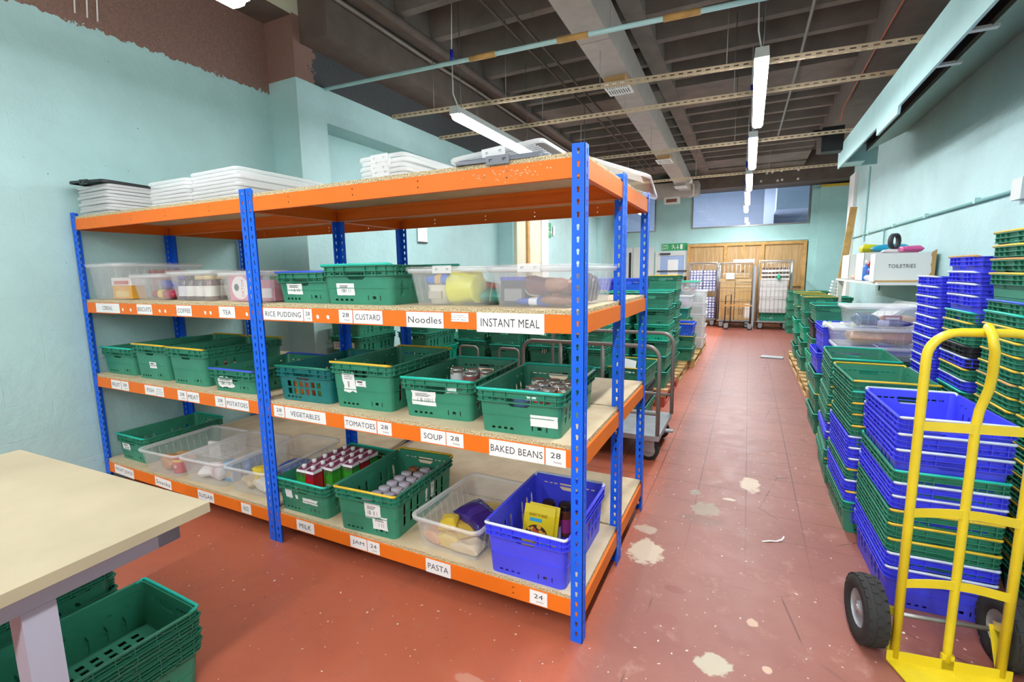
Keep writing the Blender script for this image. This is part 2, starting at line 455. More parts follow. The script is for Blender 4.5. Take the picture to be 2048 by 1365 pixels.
# duct with grilles
t = empty('air_duct', (0, 0, 0), 0, 'long grey-brown square duct running under the dark ceiling', 'duct')
m = MB(); a = -.026
for y0, y1 in ((-3.4, 2.85), (2.86, 5.9), (5.91, 8.7), (8.71, 12.0)):
    xa, xb = -.80+a*(y0-2), -.80+a*(y1-2)
    m.add([(xa-.145, y0, 3.6), (xa+.145, y0, 3.6), (xa+.145, y0, 3.92), (xa-.145, y0, 3.92), (xb-.145, y1, 3.6), (xb+.145, y1, 3.6), (xb+.145, y1, 3.92), (xb-.145, y1, 3.92)],
          [(3, 2, 1, 0), (4, 5, 6, 7), (0, 1, 5, 4), (1, 2, 6, 5), (2, 3, 7, 6), (3, 0, 4, 7)])
m.obj('casing', M_duct, t)
MB().box(-1.9, -.75, 12.1, 12.75, 3.52, 3.85).obj('end_box', M_duct, t)
for y in (3.86, 7.82, 10.9):
    x = -.8+a*(y-2)
    g = MB().box(x-.11, x+.11, y-.16, y+.16, 3.53, 3.6).obj('vent_collar', M_card if y < 9 else M_duct, t)
    hs = []
    for i in range(9):
        for j in range(2): hs.append(rect(x-.115+i*.026, x-.1+i*.026, y-.16+j*.17, y-.02+j*.17))
    MB().plate(rect(x-.135, x+.135, y-.19, y+.19), hs, .012, Matrix.Translation((0, 0, 3.515))).obj('vent_grille', M_white, g)
    MB().box(x-.12, x+.12, y-.17, y+.17, 3.5275, 3.53).obj('vent_backing', M_black, g)
t = empty('wall_heater', (-1.45, 12.5, 0), 0, 'small box with brown face hanging under the duct end by the door', 'heater')
MB().box(-.2, .2, -.12, .12, 3.35, 3.52).obj('body', M_greyw, t); MB().box(-.14, .14, -.13, -.12, 3.38, 3.47).obj('face', mat('rust_brown', '7a4a35', .6), t)
t = empty('cable_fitting', (-.885, 11.3, 3.72), 0, 'small white round fitting with a looped cable at the duct end', 'fitting')
MB().lathe([(0, 0), (.07, 0), (.08, .03), (.03, .05), (0, .05)], 14, 0, True, Matrix.Rotation(PI/2, 4, 'X')).obj('fitting', M_white, t)
MB().tube([(.02, 0, 0), (.1, .1, -.1), (.08, .3, -.3), (-.05, .5, -.33)], .008, 6).obj('cable', M_white, t)
for y in (.20, .27, .33): tag(MB().tube([(XN+.012, y, 3.92), (XN+.012, y+.01, 3.6), (XN+.012, y-.01, 3.34)], .005, 6).obj('wall_cable', M_white), 'thin white cable on the brown wall paint at the top left', 'cable', 'wall cables at the top left')
# cross rails and white pole
def rail(name, p, q, label, white=False):
    t = empty(name, p, 0, label, 'rail', 'rails hung across the ceiling')
    d = Vector(q)-Vector(p); L = d.length; xax = d.normalized(); yax = Vector((0, 0, 1)).cross(xax).normalized(); zax = xax.cross(yax)
    Mx = Matrix((xax, yax, zax)).transposed().to_4x4()
    m = MB()
    if white:
        m.tube([(0, 0, 0), d], .018, 10); m.obj('pole', M_fascia, t)
        for f in (.34, .5, .66, .88):
            MB().tube([d*f, d*(f+.05)], .023, 10).obj('tape_wrap', M_timber, t)
    else:
        hs = [rect(i*.075+.02, i*.075+.06, .012, .024) for i in range(int(L/.075)-1)]
        m.plate(rect(0, L, 0, .04), hs, .0025, Mx @ Matrix.Rotation(PI/2, 4, 'X'))
        m.plate(rect(0, L, 0, .035), hs, .0025, Mx)
        m.obj('angle', M_rail, t)
        for f in (.12, .3, .5, .72):
            p0 = d*f; m2 = MB().tube([p0+Vector((0, 0, .0)), p0+Vector((0, 0, 4.1-p[2]-d[2]*f))], .0035, 6); m2.obj('hanger_wire', M_grey, t)
    return t
rail('hanging_pole', (XF, 2.05, 3.37), (1.60, 2.05, 3.235), 'white round pole with tan tape nearest the camera under the ceiling', True)
rail('slotted_rail', (XF, 3.06, 3.36), (1.70, 3.06, 3.18), 'beige slotted rail just behind the white pole under the ceiling')
rail('slotted_rail', (XF, 4.04, 3.35), (1.74, 4.04, 3.275), 'second beige slotted rail behind the white pole under the ceiling')
rail('slotted_rail', (XF, 5.76, 3.24), (1.70, 5.76, 3.2), 'third beige slotted rail at the far end of the green fascia')
rail('slotted_rail', (XF, 8.6, 3.3), (2.4, 8.6, 3.3), 'farthest beige slotted rail before the back beam')
for x, lab in ((-1.77, 'thin grey conduit under the ceiling nearer the left wall'), (-1.61, 'thin grey conduit under the ceiling nearer the square duct')):
    tag(MB().tube([(x+.05, -3, 3.97), (x, 6, 3.97), (x-.06, 11, 3.97)], .014, 8).obj('conduit', M_dark), lab, 'pipe', 'ceiling conduits')
tag(MB().tube([(-2.97, 1.7, 4.03), (-2.94, 3.2, 4.0), (-2.96, 4.2, 4.03), (-2.94, 6, 4.0), (-2.96, 9, 4.03), (-2.96, 12, 4.03)], .022, 8).obj('cable_hose', M_tubeg), 'grey cable hose running along the dark left beam', 'cable')
tag(MB().tube([(-2.72, -3, 4.03), (-2.72, 12, 4.03)], .045, 10).obj('water_pipe', M_dark), 'thick dark pipe beside the left ceiling beam', 'pipe')
tag(MB().tube([(.98, -1, 3.9), (.95, 5, 3.9), (.9, 8.5, 3.9)], .016, 8).obj('conduit', M_tubeg), 'single pale conduit beside the aisle lights', 'pipe')
tag(MB().tube([(1.60, 1, 3.74), (1.60, 4.9, 3.74), (1.61, 6.6, 3.72), (1.61, 6.8, 3.6)], .006, 6).obj('cable', mat('orange_cable', 'c8562a', .5)), 'orange cable along the dark right ceiling beam', 'cable')
tag(MB().tube([(-.6, 12.2, 3.95), (-.35, 12.3, 3.97), (.1, 12.6, 3.98)], .012, 6).obj('cable', mat('green_cable', '8aa83a', .5)), 'green yellow cable beside the duct end', 'cable')
# pale fascia and its soffit along the right wall
m = MB().plate([(Y0, 2.86), (3.52, 2.86), (3.54, 2.80), (4.28, 2.80), (4.3, 2.88), (6.65, 2.91), (6.68, 3.2), (Y0, 3.13)], [], .02,
               Matrix(((0, 0, 1, 1.60), (1, 0, 0, 0), (0, 1, 0, 0), (0, 0, 0, 1))))
sup('fascia_trim_5', m, M_fascia)
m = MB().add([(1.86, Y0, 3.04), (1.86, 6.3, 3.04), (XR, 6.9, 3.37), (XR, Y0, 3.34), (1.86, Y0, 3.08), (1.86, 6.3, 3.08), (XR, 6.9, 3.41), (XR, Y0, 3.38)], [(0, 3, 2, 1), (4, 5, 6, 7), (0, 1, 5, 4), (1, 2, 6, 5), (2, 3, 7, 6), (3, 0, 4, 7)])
sup('soffit_trim_6', m, wall_mat('stained_shaded_soffit_plaster', '8a9c90', 0))  # plaster tone darkened for stains and for shade behind the fascia
sup('soffit_trim_13', MB().box(1.62, 1.9, 1.75, 1.80, 3.03, 3.05).box(1.62, 1.9, 2.6, 2.65, 3.03, 3.05).box(1.62, 1.9, 3.2, 3.25, 3.03, 3.05), M_greyw)
sup('soffit_trim_12', MB().box(1.62, 1.86, 6.3, 6.64, 2.93, 2.95).box(1.62, 2.05, 6.62, 6.65, 2.93, 3.2), M_fascia)
sup('gap_shade_7', MB().box(1.62, 1.90, Y0, 6.3, 3.15, 3.17).box(1.86, 1.88, Y0, 6.3, 3.08, 3.17).box(1.62, 1.625, Y0, 6.3, 2.93, 3.17), M_black)  # black sheets stand in for the shade inside the open fascia gap
tag(MB().box(1.35, 1.605, 6.3, 6.5, 3.1, 3.42).tube([(1.38, 6.3, 3.34), (1.2, 6.1, 3.3)], .05, 8).obj('speaker_bracket', M_black), 'black bracket at the far end of the pale fascia', 'bracket')
# white end of the right wall, slotted strips
sup('trim_8', MB().box(XR-.06, XR+.0, 10.1, 10.65, 0, 3.4), M_white)
m = MB().plate(rect(9.0, 9.06, 2.0, 3.3), [rect(9.02, 9.04, 2.05+i*.05, 2.075+i*.05) for i in range(24)], .02, Matrix(((0, 0, 1, XR-.03), (1, 0, 0, 0), (0, 1, 0, 0), (0, 0, 0, 1))))
tag(m.obj('slotted_strip', M_fascia), 'teal slotted strip upright on the right wall', 'strip')
t = empty('wall_pipe', (XR-.025, 0, 2.12), 0, 'teal painted pipe running along the right wall to a switch', 'pipe')
MB().tube([(0, 3.45, -.02), (0, 10.1, .0)], .014, 8).tube([(0, 7.5, 0), (0, 7.5, -.95)], .012, 8).obj('pipe', mat('pipe_teal', '86b8b4', .45), t)
for y in (4.2, 5.6, 7, 8.6): MB().box(-.015, .025, y-.02, y+.02, -.03, .02).obj('clip', M_fascia, t)
tag(MB().box(XR-.06, XR, 3.28, 3.44, 2.02, 2.18).obj('switch_box', M_greyw), 'grey switch box at the near end of the wall pipe', 'switch')
# left far wall: cream post, timber post, notices
sup('trim_9', MB().box(XF, XF+.06, 6.35, 6.75, 0, 3.05).box(XF, XF+.05, 6.85, 7.5, 0, 3.05), M_cream)
sup('trim_10', MB().box(XF, XF+.10, 6.75, 6.85, 0, 3.05), M_timber)
sup('trim_11', MB().box(XF, XF+.08, 7.5, 7.85, 0, 3.05), M_white)
def exit_plate(parent, w, h, words, M=None):
    MB().box(-w/2, w/2, -.006, .006, -h/2, h/2).obj('plate', mat('sign_green', '1f9a57', .5), parent)
    r = (PI/2, 0, 0)
    if words: text(words, parent, M_white, width=w*.24, loc=(-w*.35, -.008, 0), rot=r)
    # running figure, arrow, door
    m = MB(); s = h/.2
    for a_, b_ in (((-.02, .03), (0, -.01)), ((0, -.01), (.045, -.03)), ((0, -.01), (-.045, -.055)), ((-.02, .03), (.03, .02)), ((-.02, .03), (-.055, .01)), ((.045, -.03), (.04, -.07))):
        m.bar(((a_[0]-.02)*s, -.008, a_[1]*s), ((b_[0]-.02)*s, -.008, b_[1]*s), .014*s, .003, 0, (0, 1, 0))
    m.lathe([(0, 0), (.014*s, 0), (.014*s, .002)], 10, 0, False, Matrix.Translation((-.03*s, -.007, .058*s)) @ Matrix.Rotation(PI/2, 4, 'X'))
    m.bar((.1*s, -.008, .06*s), (.1*s, -.008, -.05*s), .02*s, .003, 0, (0, 1, 0)); m.bar((.07*s, -.008, -.015*s), (.1*s, -.008, -.06*s), .018*s, .003, 0, (0, 1, 0)); m.bar((.13*s, -.008, -.015*s), (.1*s, -.008, -.06*s), .018*s, .003, 0, (0, 1, 0))
    m.box(.17*s, .24*s, -.009, -.006, -.07*s, .07*s)
    m.obj('pictogram', M_white, parent)
t = empty('exit_sign', (-1.5, YB-.02, 2.23), 0, 'green and white fire exit sign above the blue-paned door', 'sign')
exit_plate(t, .72, .2, 'FIRE\nEXIT')
t = empty('exit_sign', (XF+.02, 8.0, 2.42), PI/2, 'small green exit sign on the left wall past the white post', 'sign'); exit_plate(t, .3, .3, None)
t = empty('notice', (XF-.28, 3.95, 2.08), PI/2, 'white notice high on the recessed left wall', 'notice')
MB().box(-.11, .11, -.004, .004, -.12, .14).obj('sheet', M_paper, t); MB().box(-.11, .11, -.006, .0, -.12, -.10).obj('dark_strip', M_inkg, t)
tag(MB().box(XF-.30, XF-.292, 3.0, 3.16, 1.35, 1.62).obj('notice', M_paper), 'plain white sheet on the recessed left wall behind the rack', 'notice')
# door, white panelled doors, boarded doorway
d = empty('door_1', (-1.55, YB, 0)); d['kind'] = 'structure'
MB().plate(rect(-.48, .48, 0, 2.1), [rect(-.40, .40, .01, 2.03)], .06, xz(.0)).obj('door_frame', M_greyw, d)
MB().plate(rect(-.40, .40, .01, 2.03), [rect(-.34, .34, 1.1, 1.97), rect(-.34, .34, .15, .95)], .04, xz(-.01)).obj('door_leaf', M_greyw, d)
MB().box(-.34, .34, -.03, -.025, 1.1, 1.97).obj('pane', mat('blue_pane', '9fb4dc', .2), d)
MB().box(-.34, .34, -.03, -.025, .15, .95).obj('panel', mat('blue_panel', '8fa6d6', .4), d)
MB().box(-.12, .18, -.037, -.031, 1.13, 1.85).obj('notice', M_paper, d)
m = MB()
for z in (1.12, 1.5): m.box(-.42, .42, -.10, -.07, z, z+.03)
m.box(.36, .43, -.1, -.03, .98, 1.35); m.obj('push_bar', M_black, d)
MB().box(-.35, -.05, -.1, -.02, 2.0, 2.05).obj('closer', M_black, d)
d = empty('door_2', (-2.72, YB, 0)); d['kind'] = 'structure'
m = MB().box(-.64, -.01, -.04, 0, 0, 2.25).box(.01, .64, -.04, 0, 0, 2.25)
m.obj('door_leaf', M_greyw, d)
MB().box(-.12, -.05, -.055, -.04, .7, 2.1).obj('slot', M_black, d)
t = empty('boarded_doorway', (.42, YB, 0), 0, 'wide doorway boarded with brown plywood on timber battens at the back', 'boarding')
for x0, x1 in ((-1.45, -.53), (-.47, .42), (.48, 1.42)): MB().box(x0, x1, -.05, -.02, .02, 2.2).obj('board', M_ply, t)
for x in (-1.49, -.5, .45, 1.46): MB().box(x-.04, x+.04, -.1, -.02, 0, 2.2).obj('batten', M_timber, t)
MB().box(-1.53, 1.5, -.1, -.0, 2.2, 2.28).obj('head_batten', M_timber, t)
MB().box(-.05, .0, -.1, -.05, 1.5, 2.2).obj('batten', M_timber, t); MB().box(.5, 1.42, -.1, -.05, 1.05, 1.12).obj('batten', M_timber, t)
# ceiling lights
ORDL = ('nearest', 'second', 'third')
def batten(x, y0, y1, label, z=3.05, k=1.0):
    t = empty('ceiling_light', (x, (y0+y1)/2, z), 0, label, 'light', 'hanging strip lights'); h = (y1-y0)/2
    lp = [[(px, -h+.0, pz) for px, pz in ((-.05, 0), (.05, 0), (.045, .07), (-.045, .07))], [(px, h, pz) for px, pz in ((-.05, 0), (.05, 0), (.045, .07), (-.045, .07))]]
    MB().loft(lp, 0, False).obj('housing', M_greyw, t)
    pr = [(-.05, .012), (-.048, -.025), (-.03, -.045), (.03, -.045), (.048, -.025), (.05, .012)]
    lp = [[(px*s, yy, .012+(pz-.012)*s2) for px, pz in pr] for yy, s, s2 in ((-h+.02, .8, .7), (-h+.05, 1, 1), (h-.05, 1, 1), (h-.02, .8, .7))]
    MB().loft(lp, 0, True).obj('diffuser', M_glow, t)
    for s in (-1, 1):
        MB().tube([(0, s*(h-.15), .07), (.01, s*(h-.12), .2), (0, s*(h-.14), 1.04)], .004, 6).obj('chain', M_grey, t)
    MB().tube([(0, -h+.1, .07), (-.03, -h+.05, .2), (-.04, -h+.06, .5)], .006, 6).tube([(-.04, -h+.06, .58), (-.05, -h+.1, 1.04)], .005, 6).obj('flex', M_white, t)
    MB().tube([(-.04, -h+.06, .48), (-.04, -h+.06, .60)], .018, 8).obj('plug', mat('plug_blue', '2233b0', .4), t)
    l = bpy.data.lights.new('lamp', 'AREA'); l.shape = 'RECTANGLE'; l.size = .09; l.size_y = 2*h-.12; l.energy = LAMP_W*k; l.color = (.96, .98, 1)
    o = bpy.data.objects.new('lamp', l); COL.objects.link(o); o.parent = t; o.location = (0, 0, -.05)
for i, (a_, b_) in enumerate(((-.4, 1.35), (2.44, 4.28), (4.8, 6.65), (7.2, 8.85), (9.2, 11.1), (11.5, 12.7))):  # first of these is out of view, added as fill for the near end
    batten(.56-.016*max(0, a_-2), a_, b_, k=1.8 if i > 3 else 1.0, label=['added unseen strip light above the aisle start, over the camera', 'long lit strip light over the aisle, largest in view', 'second lit strip light in the row along the aisle', 'third lit strip light in the row along the aisle', 'fourth lit strip light in the row along the aisle', 'farthest small lit strip light near the back window'][i])
for i, (a_, b_) in enumerate(((-1.56, .27), (2.42, 4.25), (6.4, 8.2), (10, 11.6))):
    batten(-2.08, a_, b_, k=.35 if i == 0 else 1.0, label=['lit strip light at the top left by the brown wall', 'lit strip light hanging behind the clear lids on the rack', 'lit strip light beyond the rack over the green stacks', 'lit strip light at the back left by the white doors'][i])
for i, y in enumerate((-2.4, -4.6, -6.8)):  # unseen battens added behind the camera to light the rack from the front
    batten(.56, y-.9, y+.9, ORDL[i]+' added strip light behind the camera in the aisle row', k=2.0)
    batten(-2.08, y-.9-.6, y+.9-.6, ORDL[i]+' added strip light behind the bench in the left row', k=1.2)

# ================================================================== blue and orange shelving
H = 1.98; TOPS = (0.1817, 0.8265, 1.3614, 1.9346)
def keyholes(L, cx, z0=.022, pitch=.0445):
    out = []; z = L-z0
    while z > .03:
        c = [(cx+.0062*math.cos(a), z+.0062*math.sin(a)) for a in [R(-40+i*260/7) for i in range(8)]]
        out.append([(cx+.0036, z-.016), *c, (cx-.0036, z-.016)])
        z -= pitch
    return out
def upright_mesh(sx, sy):
    # angle upright, corner at the origin, flanges along sx*X and sy*Y
    m = MB(); t = .0022
    Mf = Matrix(((sx, 0, 0, 0), (0, 0, sy, 0), (0, 1, 0, 0), (0, 0, 0, 1)))
    m.plate(rect(0, .05, 0, H), keyholes(H, .026), t, Mf)
    Ms = Matrix(((0, 0, sx, 0), (sy, 0, 0, 0), (0, 1, 0, 0), (0, 0, 0, 1)))
    m.plate(rect(0, .044, 0, H), keyholes(H, .024), t, Ms)
    bm = bmesh.new(); me = m.mesh('upright', [M_blueup]); bm.from_mesh(me); bmesh.ops.recalc_face_normals(bm, faces=bm.faces); bm.to_mesh(me); bm.free()
    return me
UP = {(sx, sy): upright_mesh(sx, sy) for sx in (1, -1) for sy in (1, -1)}
def beam_mesh(L, hol=True):
    # face in XZ plane looking -Y, z from -.0716 to 0, length along X centred
    m = MB(); hs = []
    if hol:
        for u in (-.46, -.14, .14, .46):
            for z in (-.020, -.046): hs.append(circ(u*L*.72, z, .004, 6))
    m.plate(rect(-L/2, L/2, -.0716, 0), hs, .0016, Matrix(((1, 0, 0, 0), (0, 0, 1, 0), (0, 1, 0, 0), (0, 0, 0, 1))))
    m.box(-L/2, L/2, .0016, .03, -.0016, 0); m.box(-L/2, L/2, .0016, .022, -.0716, -.070)
    m.box(-L/2, L/2, .0285, .03, -.018, -.0016)
    return m.mesh('beam', [M_orange])
BAY = 1.845; DEP = .628
BM_L = beam_mesh(BAY-.012); BM_S = beam_mesh(DEP-.012, False)
BOARD = MB().box(-(BAY/2-.014), BAY/2-.014, -(DEP/2-.008), DEP/2-.008, 0, .018).mesh('shelf_board', [M_chip])
def bay(x1, y0, label):
    # x1: right outer face, y0: front outer face
    t = empty('shelving_unit', (x1-BAY/2, y0+DEP/2, 0), 0, label, 'shelving', 'blue and orange shelving units')
    for sx in (1, -1):
        for sy in (1, -1):
            put('upright', UP[(sx, sy)], t, None, (-sx*BAY/2, -sy*DEP/2, 0))
    for z in TOPS:
        put('long_beam', BM_L, t, None, (0, -DEP/2+.003, z)); put('long_beam', BM_L, t, None, (0, DEP/2-.003, z), (0, 0, PI))
        put('side_beam', BM_S, t, None, (-BAY/2+.003, 0, z), (0, 0, -PI/2)); put('side_beam', BM_S, t, None, (BAY/2-.003, 0, z), (0, 0, PI/2))
        put('shelf_board', BOARD, t, None, (0, 0, z+.0005))
    return t
RACK = {}
RACK['FR'] = bay(0, 0, 'front shelving unit at the aisle end, holding the labels RICE PUDDING to PASTA')
RACK['FL'] = bay(-BAY-.001, 0, 'front shelving unit against the left wall, holding the labels CEREAL to SUGAR')
RACK['BR'] = bay(0, DEP+.002, 'rear empty shelving unit at the aisle end, backing onto the labelled one')
RACK['BL'] = bay(-BAY-.001, DEP+.002, 'rear empty shelving unit against the left wall')
ZS = [z+.0187 for z in TOPS]
# scraped paint on the top front beam
m = MB(); rnd = random.Random(3)
for _ in range(70):
    x = rnd.choice((-.42, -.27, -.22))+rnd.gauss(0, .05); z = 1.9346-.036+rnd.gauss(0, .012); s = rnd.uniform(.001, .0045)
    if 1.868 < z < 1.93: m.box(x, x+s*1.5, -.0004, .0004, z, z+s)
o = m.obj('scraped_paint', M_rail, RACK['FR']); o.location = (BAY/2, -DEP/2+.0027, 0)

# ---------------------------------------------------------------- shelf edge labels
def tag_label(words, x0, x1, z0, z1, label, kind='print', lean=0, hand=None):
    cx, cz = (x0+x1)/2, (z0+z1)/2; w, h = x1-x0, z1-z0
    t = empty('shelf_label', (cx, .0018, cz), 0, label, 'label', 'paper labels on the shelf edges', rot=(0, R(lean), 0))
    MB().box(-w/2, w/2, -.0012, 0, -h/2, h/2).obj('paper', M_paper, t)
    MB().box(-w/2-.006, w/2+.006, -.0018, -.0012, -h/2+.004, -h/2+.0045).obj('tape', M_greyw, t)
    rot = (PI/2, 0, 0)
    if kind == 'print': text(words, t, M_inkg, width=w*(hand or .82), height=h*(.42 if len(words) > 3 else .40), loc=(0, -.0016, 0), rot=rot)
    elif kind == 'hand':
        text(words, t, M_ink, width=w*(.5), height=h*.32, loc=(0, -.0016, h*.12), rot=rot)
        text(hand, t, M_ink, width=w*.42, height=h*.11, loc=(w*.08, -.0016, -h*.28), rot=rot, name='small_lettering')
    elif kind == 'small':
        for i, wd in enumerate(words.split('|')): text(wd, t, M_inkg, width=w*(.6 if i == 0 else .85), height=h*.12, loc=(-w*.05, -.0016, h*(.22-.24*i)), rot=rot)
    return t
def L_(ws, x0, x1, lev, desc, kind='print', hand=None, lean=0, top=-.003, bot=-.066):
    return tag_label(ws, x0, x1, TOPS[lev]+bot, TOPS[lev]+top, desc, kind, lean, hand)
L_('CEREAL', -3.515, -3.215, 2, 'white paper label reading CEREAL on the upper left shelf edge', hand=.42)
L_('BISCUITS', -3.005, -2.835, 2, 'white paper label reading BISCUITS on the upper left shelf edge', hand=.9)
L_('COFFEE', -2.573, -2.422, 2, 'white paper label reading COFFEE on the upper left shelf edge', hand=.86)
L_('TEA', -2.163, -2.022, 2, 'white paper label reading TEA on the upper left shelf edge', hand=.5)
L_('RICE PUDDING', -1.785, -1.485, 2, 'white paper label reading RICE PUDDING beside the middle uprights', hand=.9)
L_('28', -1.480, -1.422, 2, 'handwritten 28 card touching the RICE PUDDING label', 'hand', 'TINS')
L_('28', -1.238, -1.151, 2, 'handwritten 28 card left of the CUSTARD label', 'hand', 'TINS')
L_('CUSTARD', -1.145, -.967, 2, 'white paper label reading CUSTARD', hand=.86)
L_('Noodles', -.829, -.63, 2, 'white paper label reading Noodles', hand=.9, bot=-.072)
L_('Contains|lower sugar, salt|and fat', -.589, -.504, 2, 'tiny printed slip right of the Noodles label', 'small', bot=-.04)
L_('INSTANT MEAL', -.464, -.161, 2, 'large white paper label reading INSTANT MEAL', hand=.87, bot=-.079, top=.002)
L_('FRUIT', -3.449, -3.325, 1, 'white paper label reading FRUIT on the middle left shelf edge', hand=.8)
L_('28', -3.318, -3.228, 1, 'handwritten 28 card right of the FRUIT label', 'hand', 'TINS')
L_('FISH', -3.03, -2.90, 1, 'white paper label reading FISH on the middle left shelf edge', hand=.6)
L_('28 tins of fish|or 14 of meat|please', -2.898, -2.814, 1, 'small handwritten note right of the FISH label', 'small')
L_('28', -2.661, -2.568, 1, 'handwritten 28 card left of the MEAT label', 'hand', 'TINS')
L_('MEAT', -2.561, -2.442, 1, 'white paper label reading MEAT', hand=.86)
L_('28', -2.284, -2.19, 1, 'handwritten 28 card left of the POTATOES label', 'hand', 'TINS')
L_('POTATOES', -2.183, -1.98, 1, 'white paper label reading POTATOES', hand=.9)
L_('28', -1.769, -1.686, 1, 'handwritten 28 card left of the VEGETABLES label', 'hand', 'TINS')
L_('VEGETABLES', -1.68, -1.377, 1, 'wide white paper label reading VEGETABLES', hand=.72)
L_('TOMATOES', -1.249, -1.04, 1, 'white paper label reading TOMATOES', hand=.92)
L_('28', -1.034, -.947, 1, 'handwritten 28 card right of the TOMATOES label', 'hand', 'TINS')
L_('SOUP', -.777, -.64, 1, 'white paper label reading SOUP', hand=.74)
L_('28', -.636, -.547, 1, 'handwritten 28 card right of the SOUP label', 'hand', 'TINS')
L_('BAKED BEANS', -.418, -.164, 1, 'white paper label reading BAKED BEANS', hand=.94, bot=-.075)
L_('28', -.158, -.072, 1, 'large handwritten 28 card right of the BAKED BEANS label', 'hand', 'TINS', bot=-.075)
L_('FRUIT JUICE', -3.561, -3.312, 0, 'white paper label reading FRUIT JUICE on the lowest shelf edge', hand=.86, lean=2, bot=-.07)
L_('Snacks', -3.045, -2.857, 0, 'white paper label reading Snacks on the lowest shelf edge', hand=.86, lean=2)
L_('SUGAR', -2.566, -2.402, 0, 'white paper label reading SUGAR on the lowest shelf edge', hand=.88)
L_('RICE', -2.138, -2.049, 0, 'small white paper label with handwritten RICE', hand=.5)
L_('MILK', -1.662, -1.526, 0, 'white paper label reading MILK', hand=.66)
L_('JAM', -1.262, -1.15, 0, 'white paper label reading JAM', hand=.7)
L_('24', -1.145, -1.065, 0, 'handwritten 24 card right of the JAM label', 'hand', 'JARS')
L_('PASTA', -.78, -.639, 0, 'white paper label reading PASTA', hand=.82, bot=-.072)
L_('24', -.235, -.154, 0, 'handwritten 24 card near the aisle end upright on the lowest edge', 'hand', 'JARS')
for xs, lev in (((-3.185, -3.09, -2.76, -2.70, -2.30, -2.25, -1.93), 2), ((-1.39, -1.32), 2)):
    m = MB()
    for i, x in enumerate(xs): m.add([(x, .0022, TOPS[lev]-.03), (x+.014, .0022, TOPS[lev]-.034), (x+.016, .0022, TOPS[lev]-.05), (x+.003, .0022, TOPS[lev]-.052), (x-.004, .0022, TOPS[lev]-.042)], [(0, 1, 2, 3, 4)]); 
    r_ = RACK['FL'] if xs[0] < -2 else RACK['FR']
    o = m.obj('paper_scraps', M_paper, r_); o.location = -r_.location

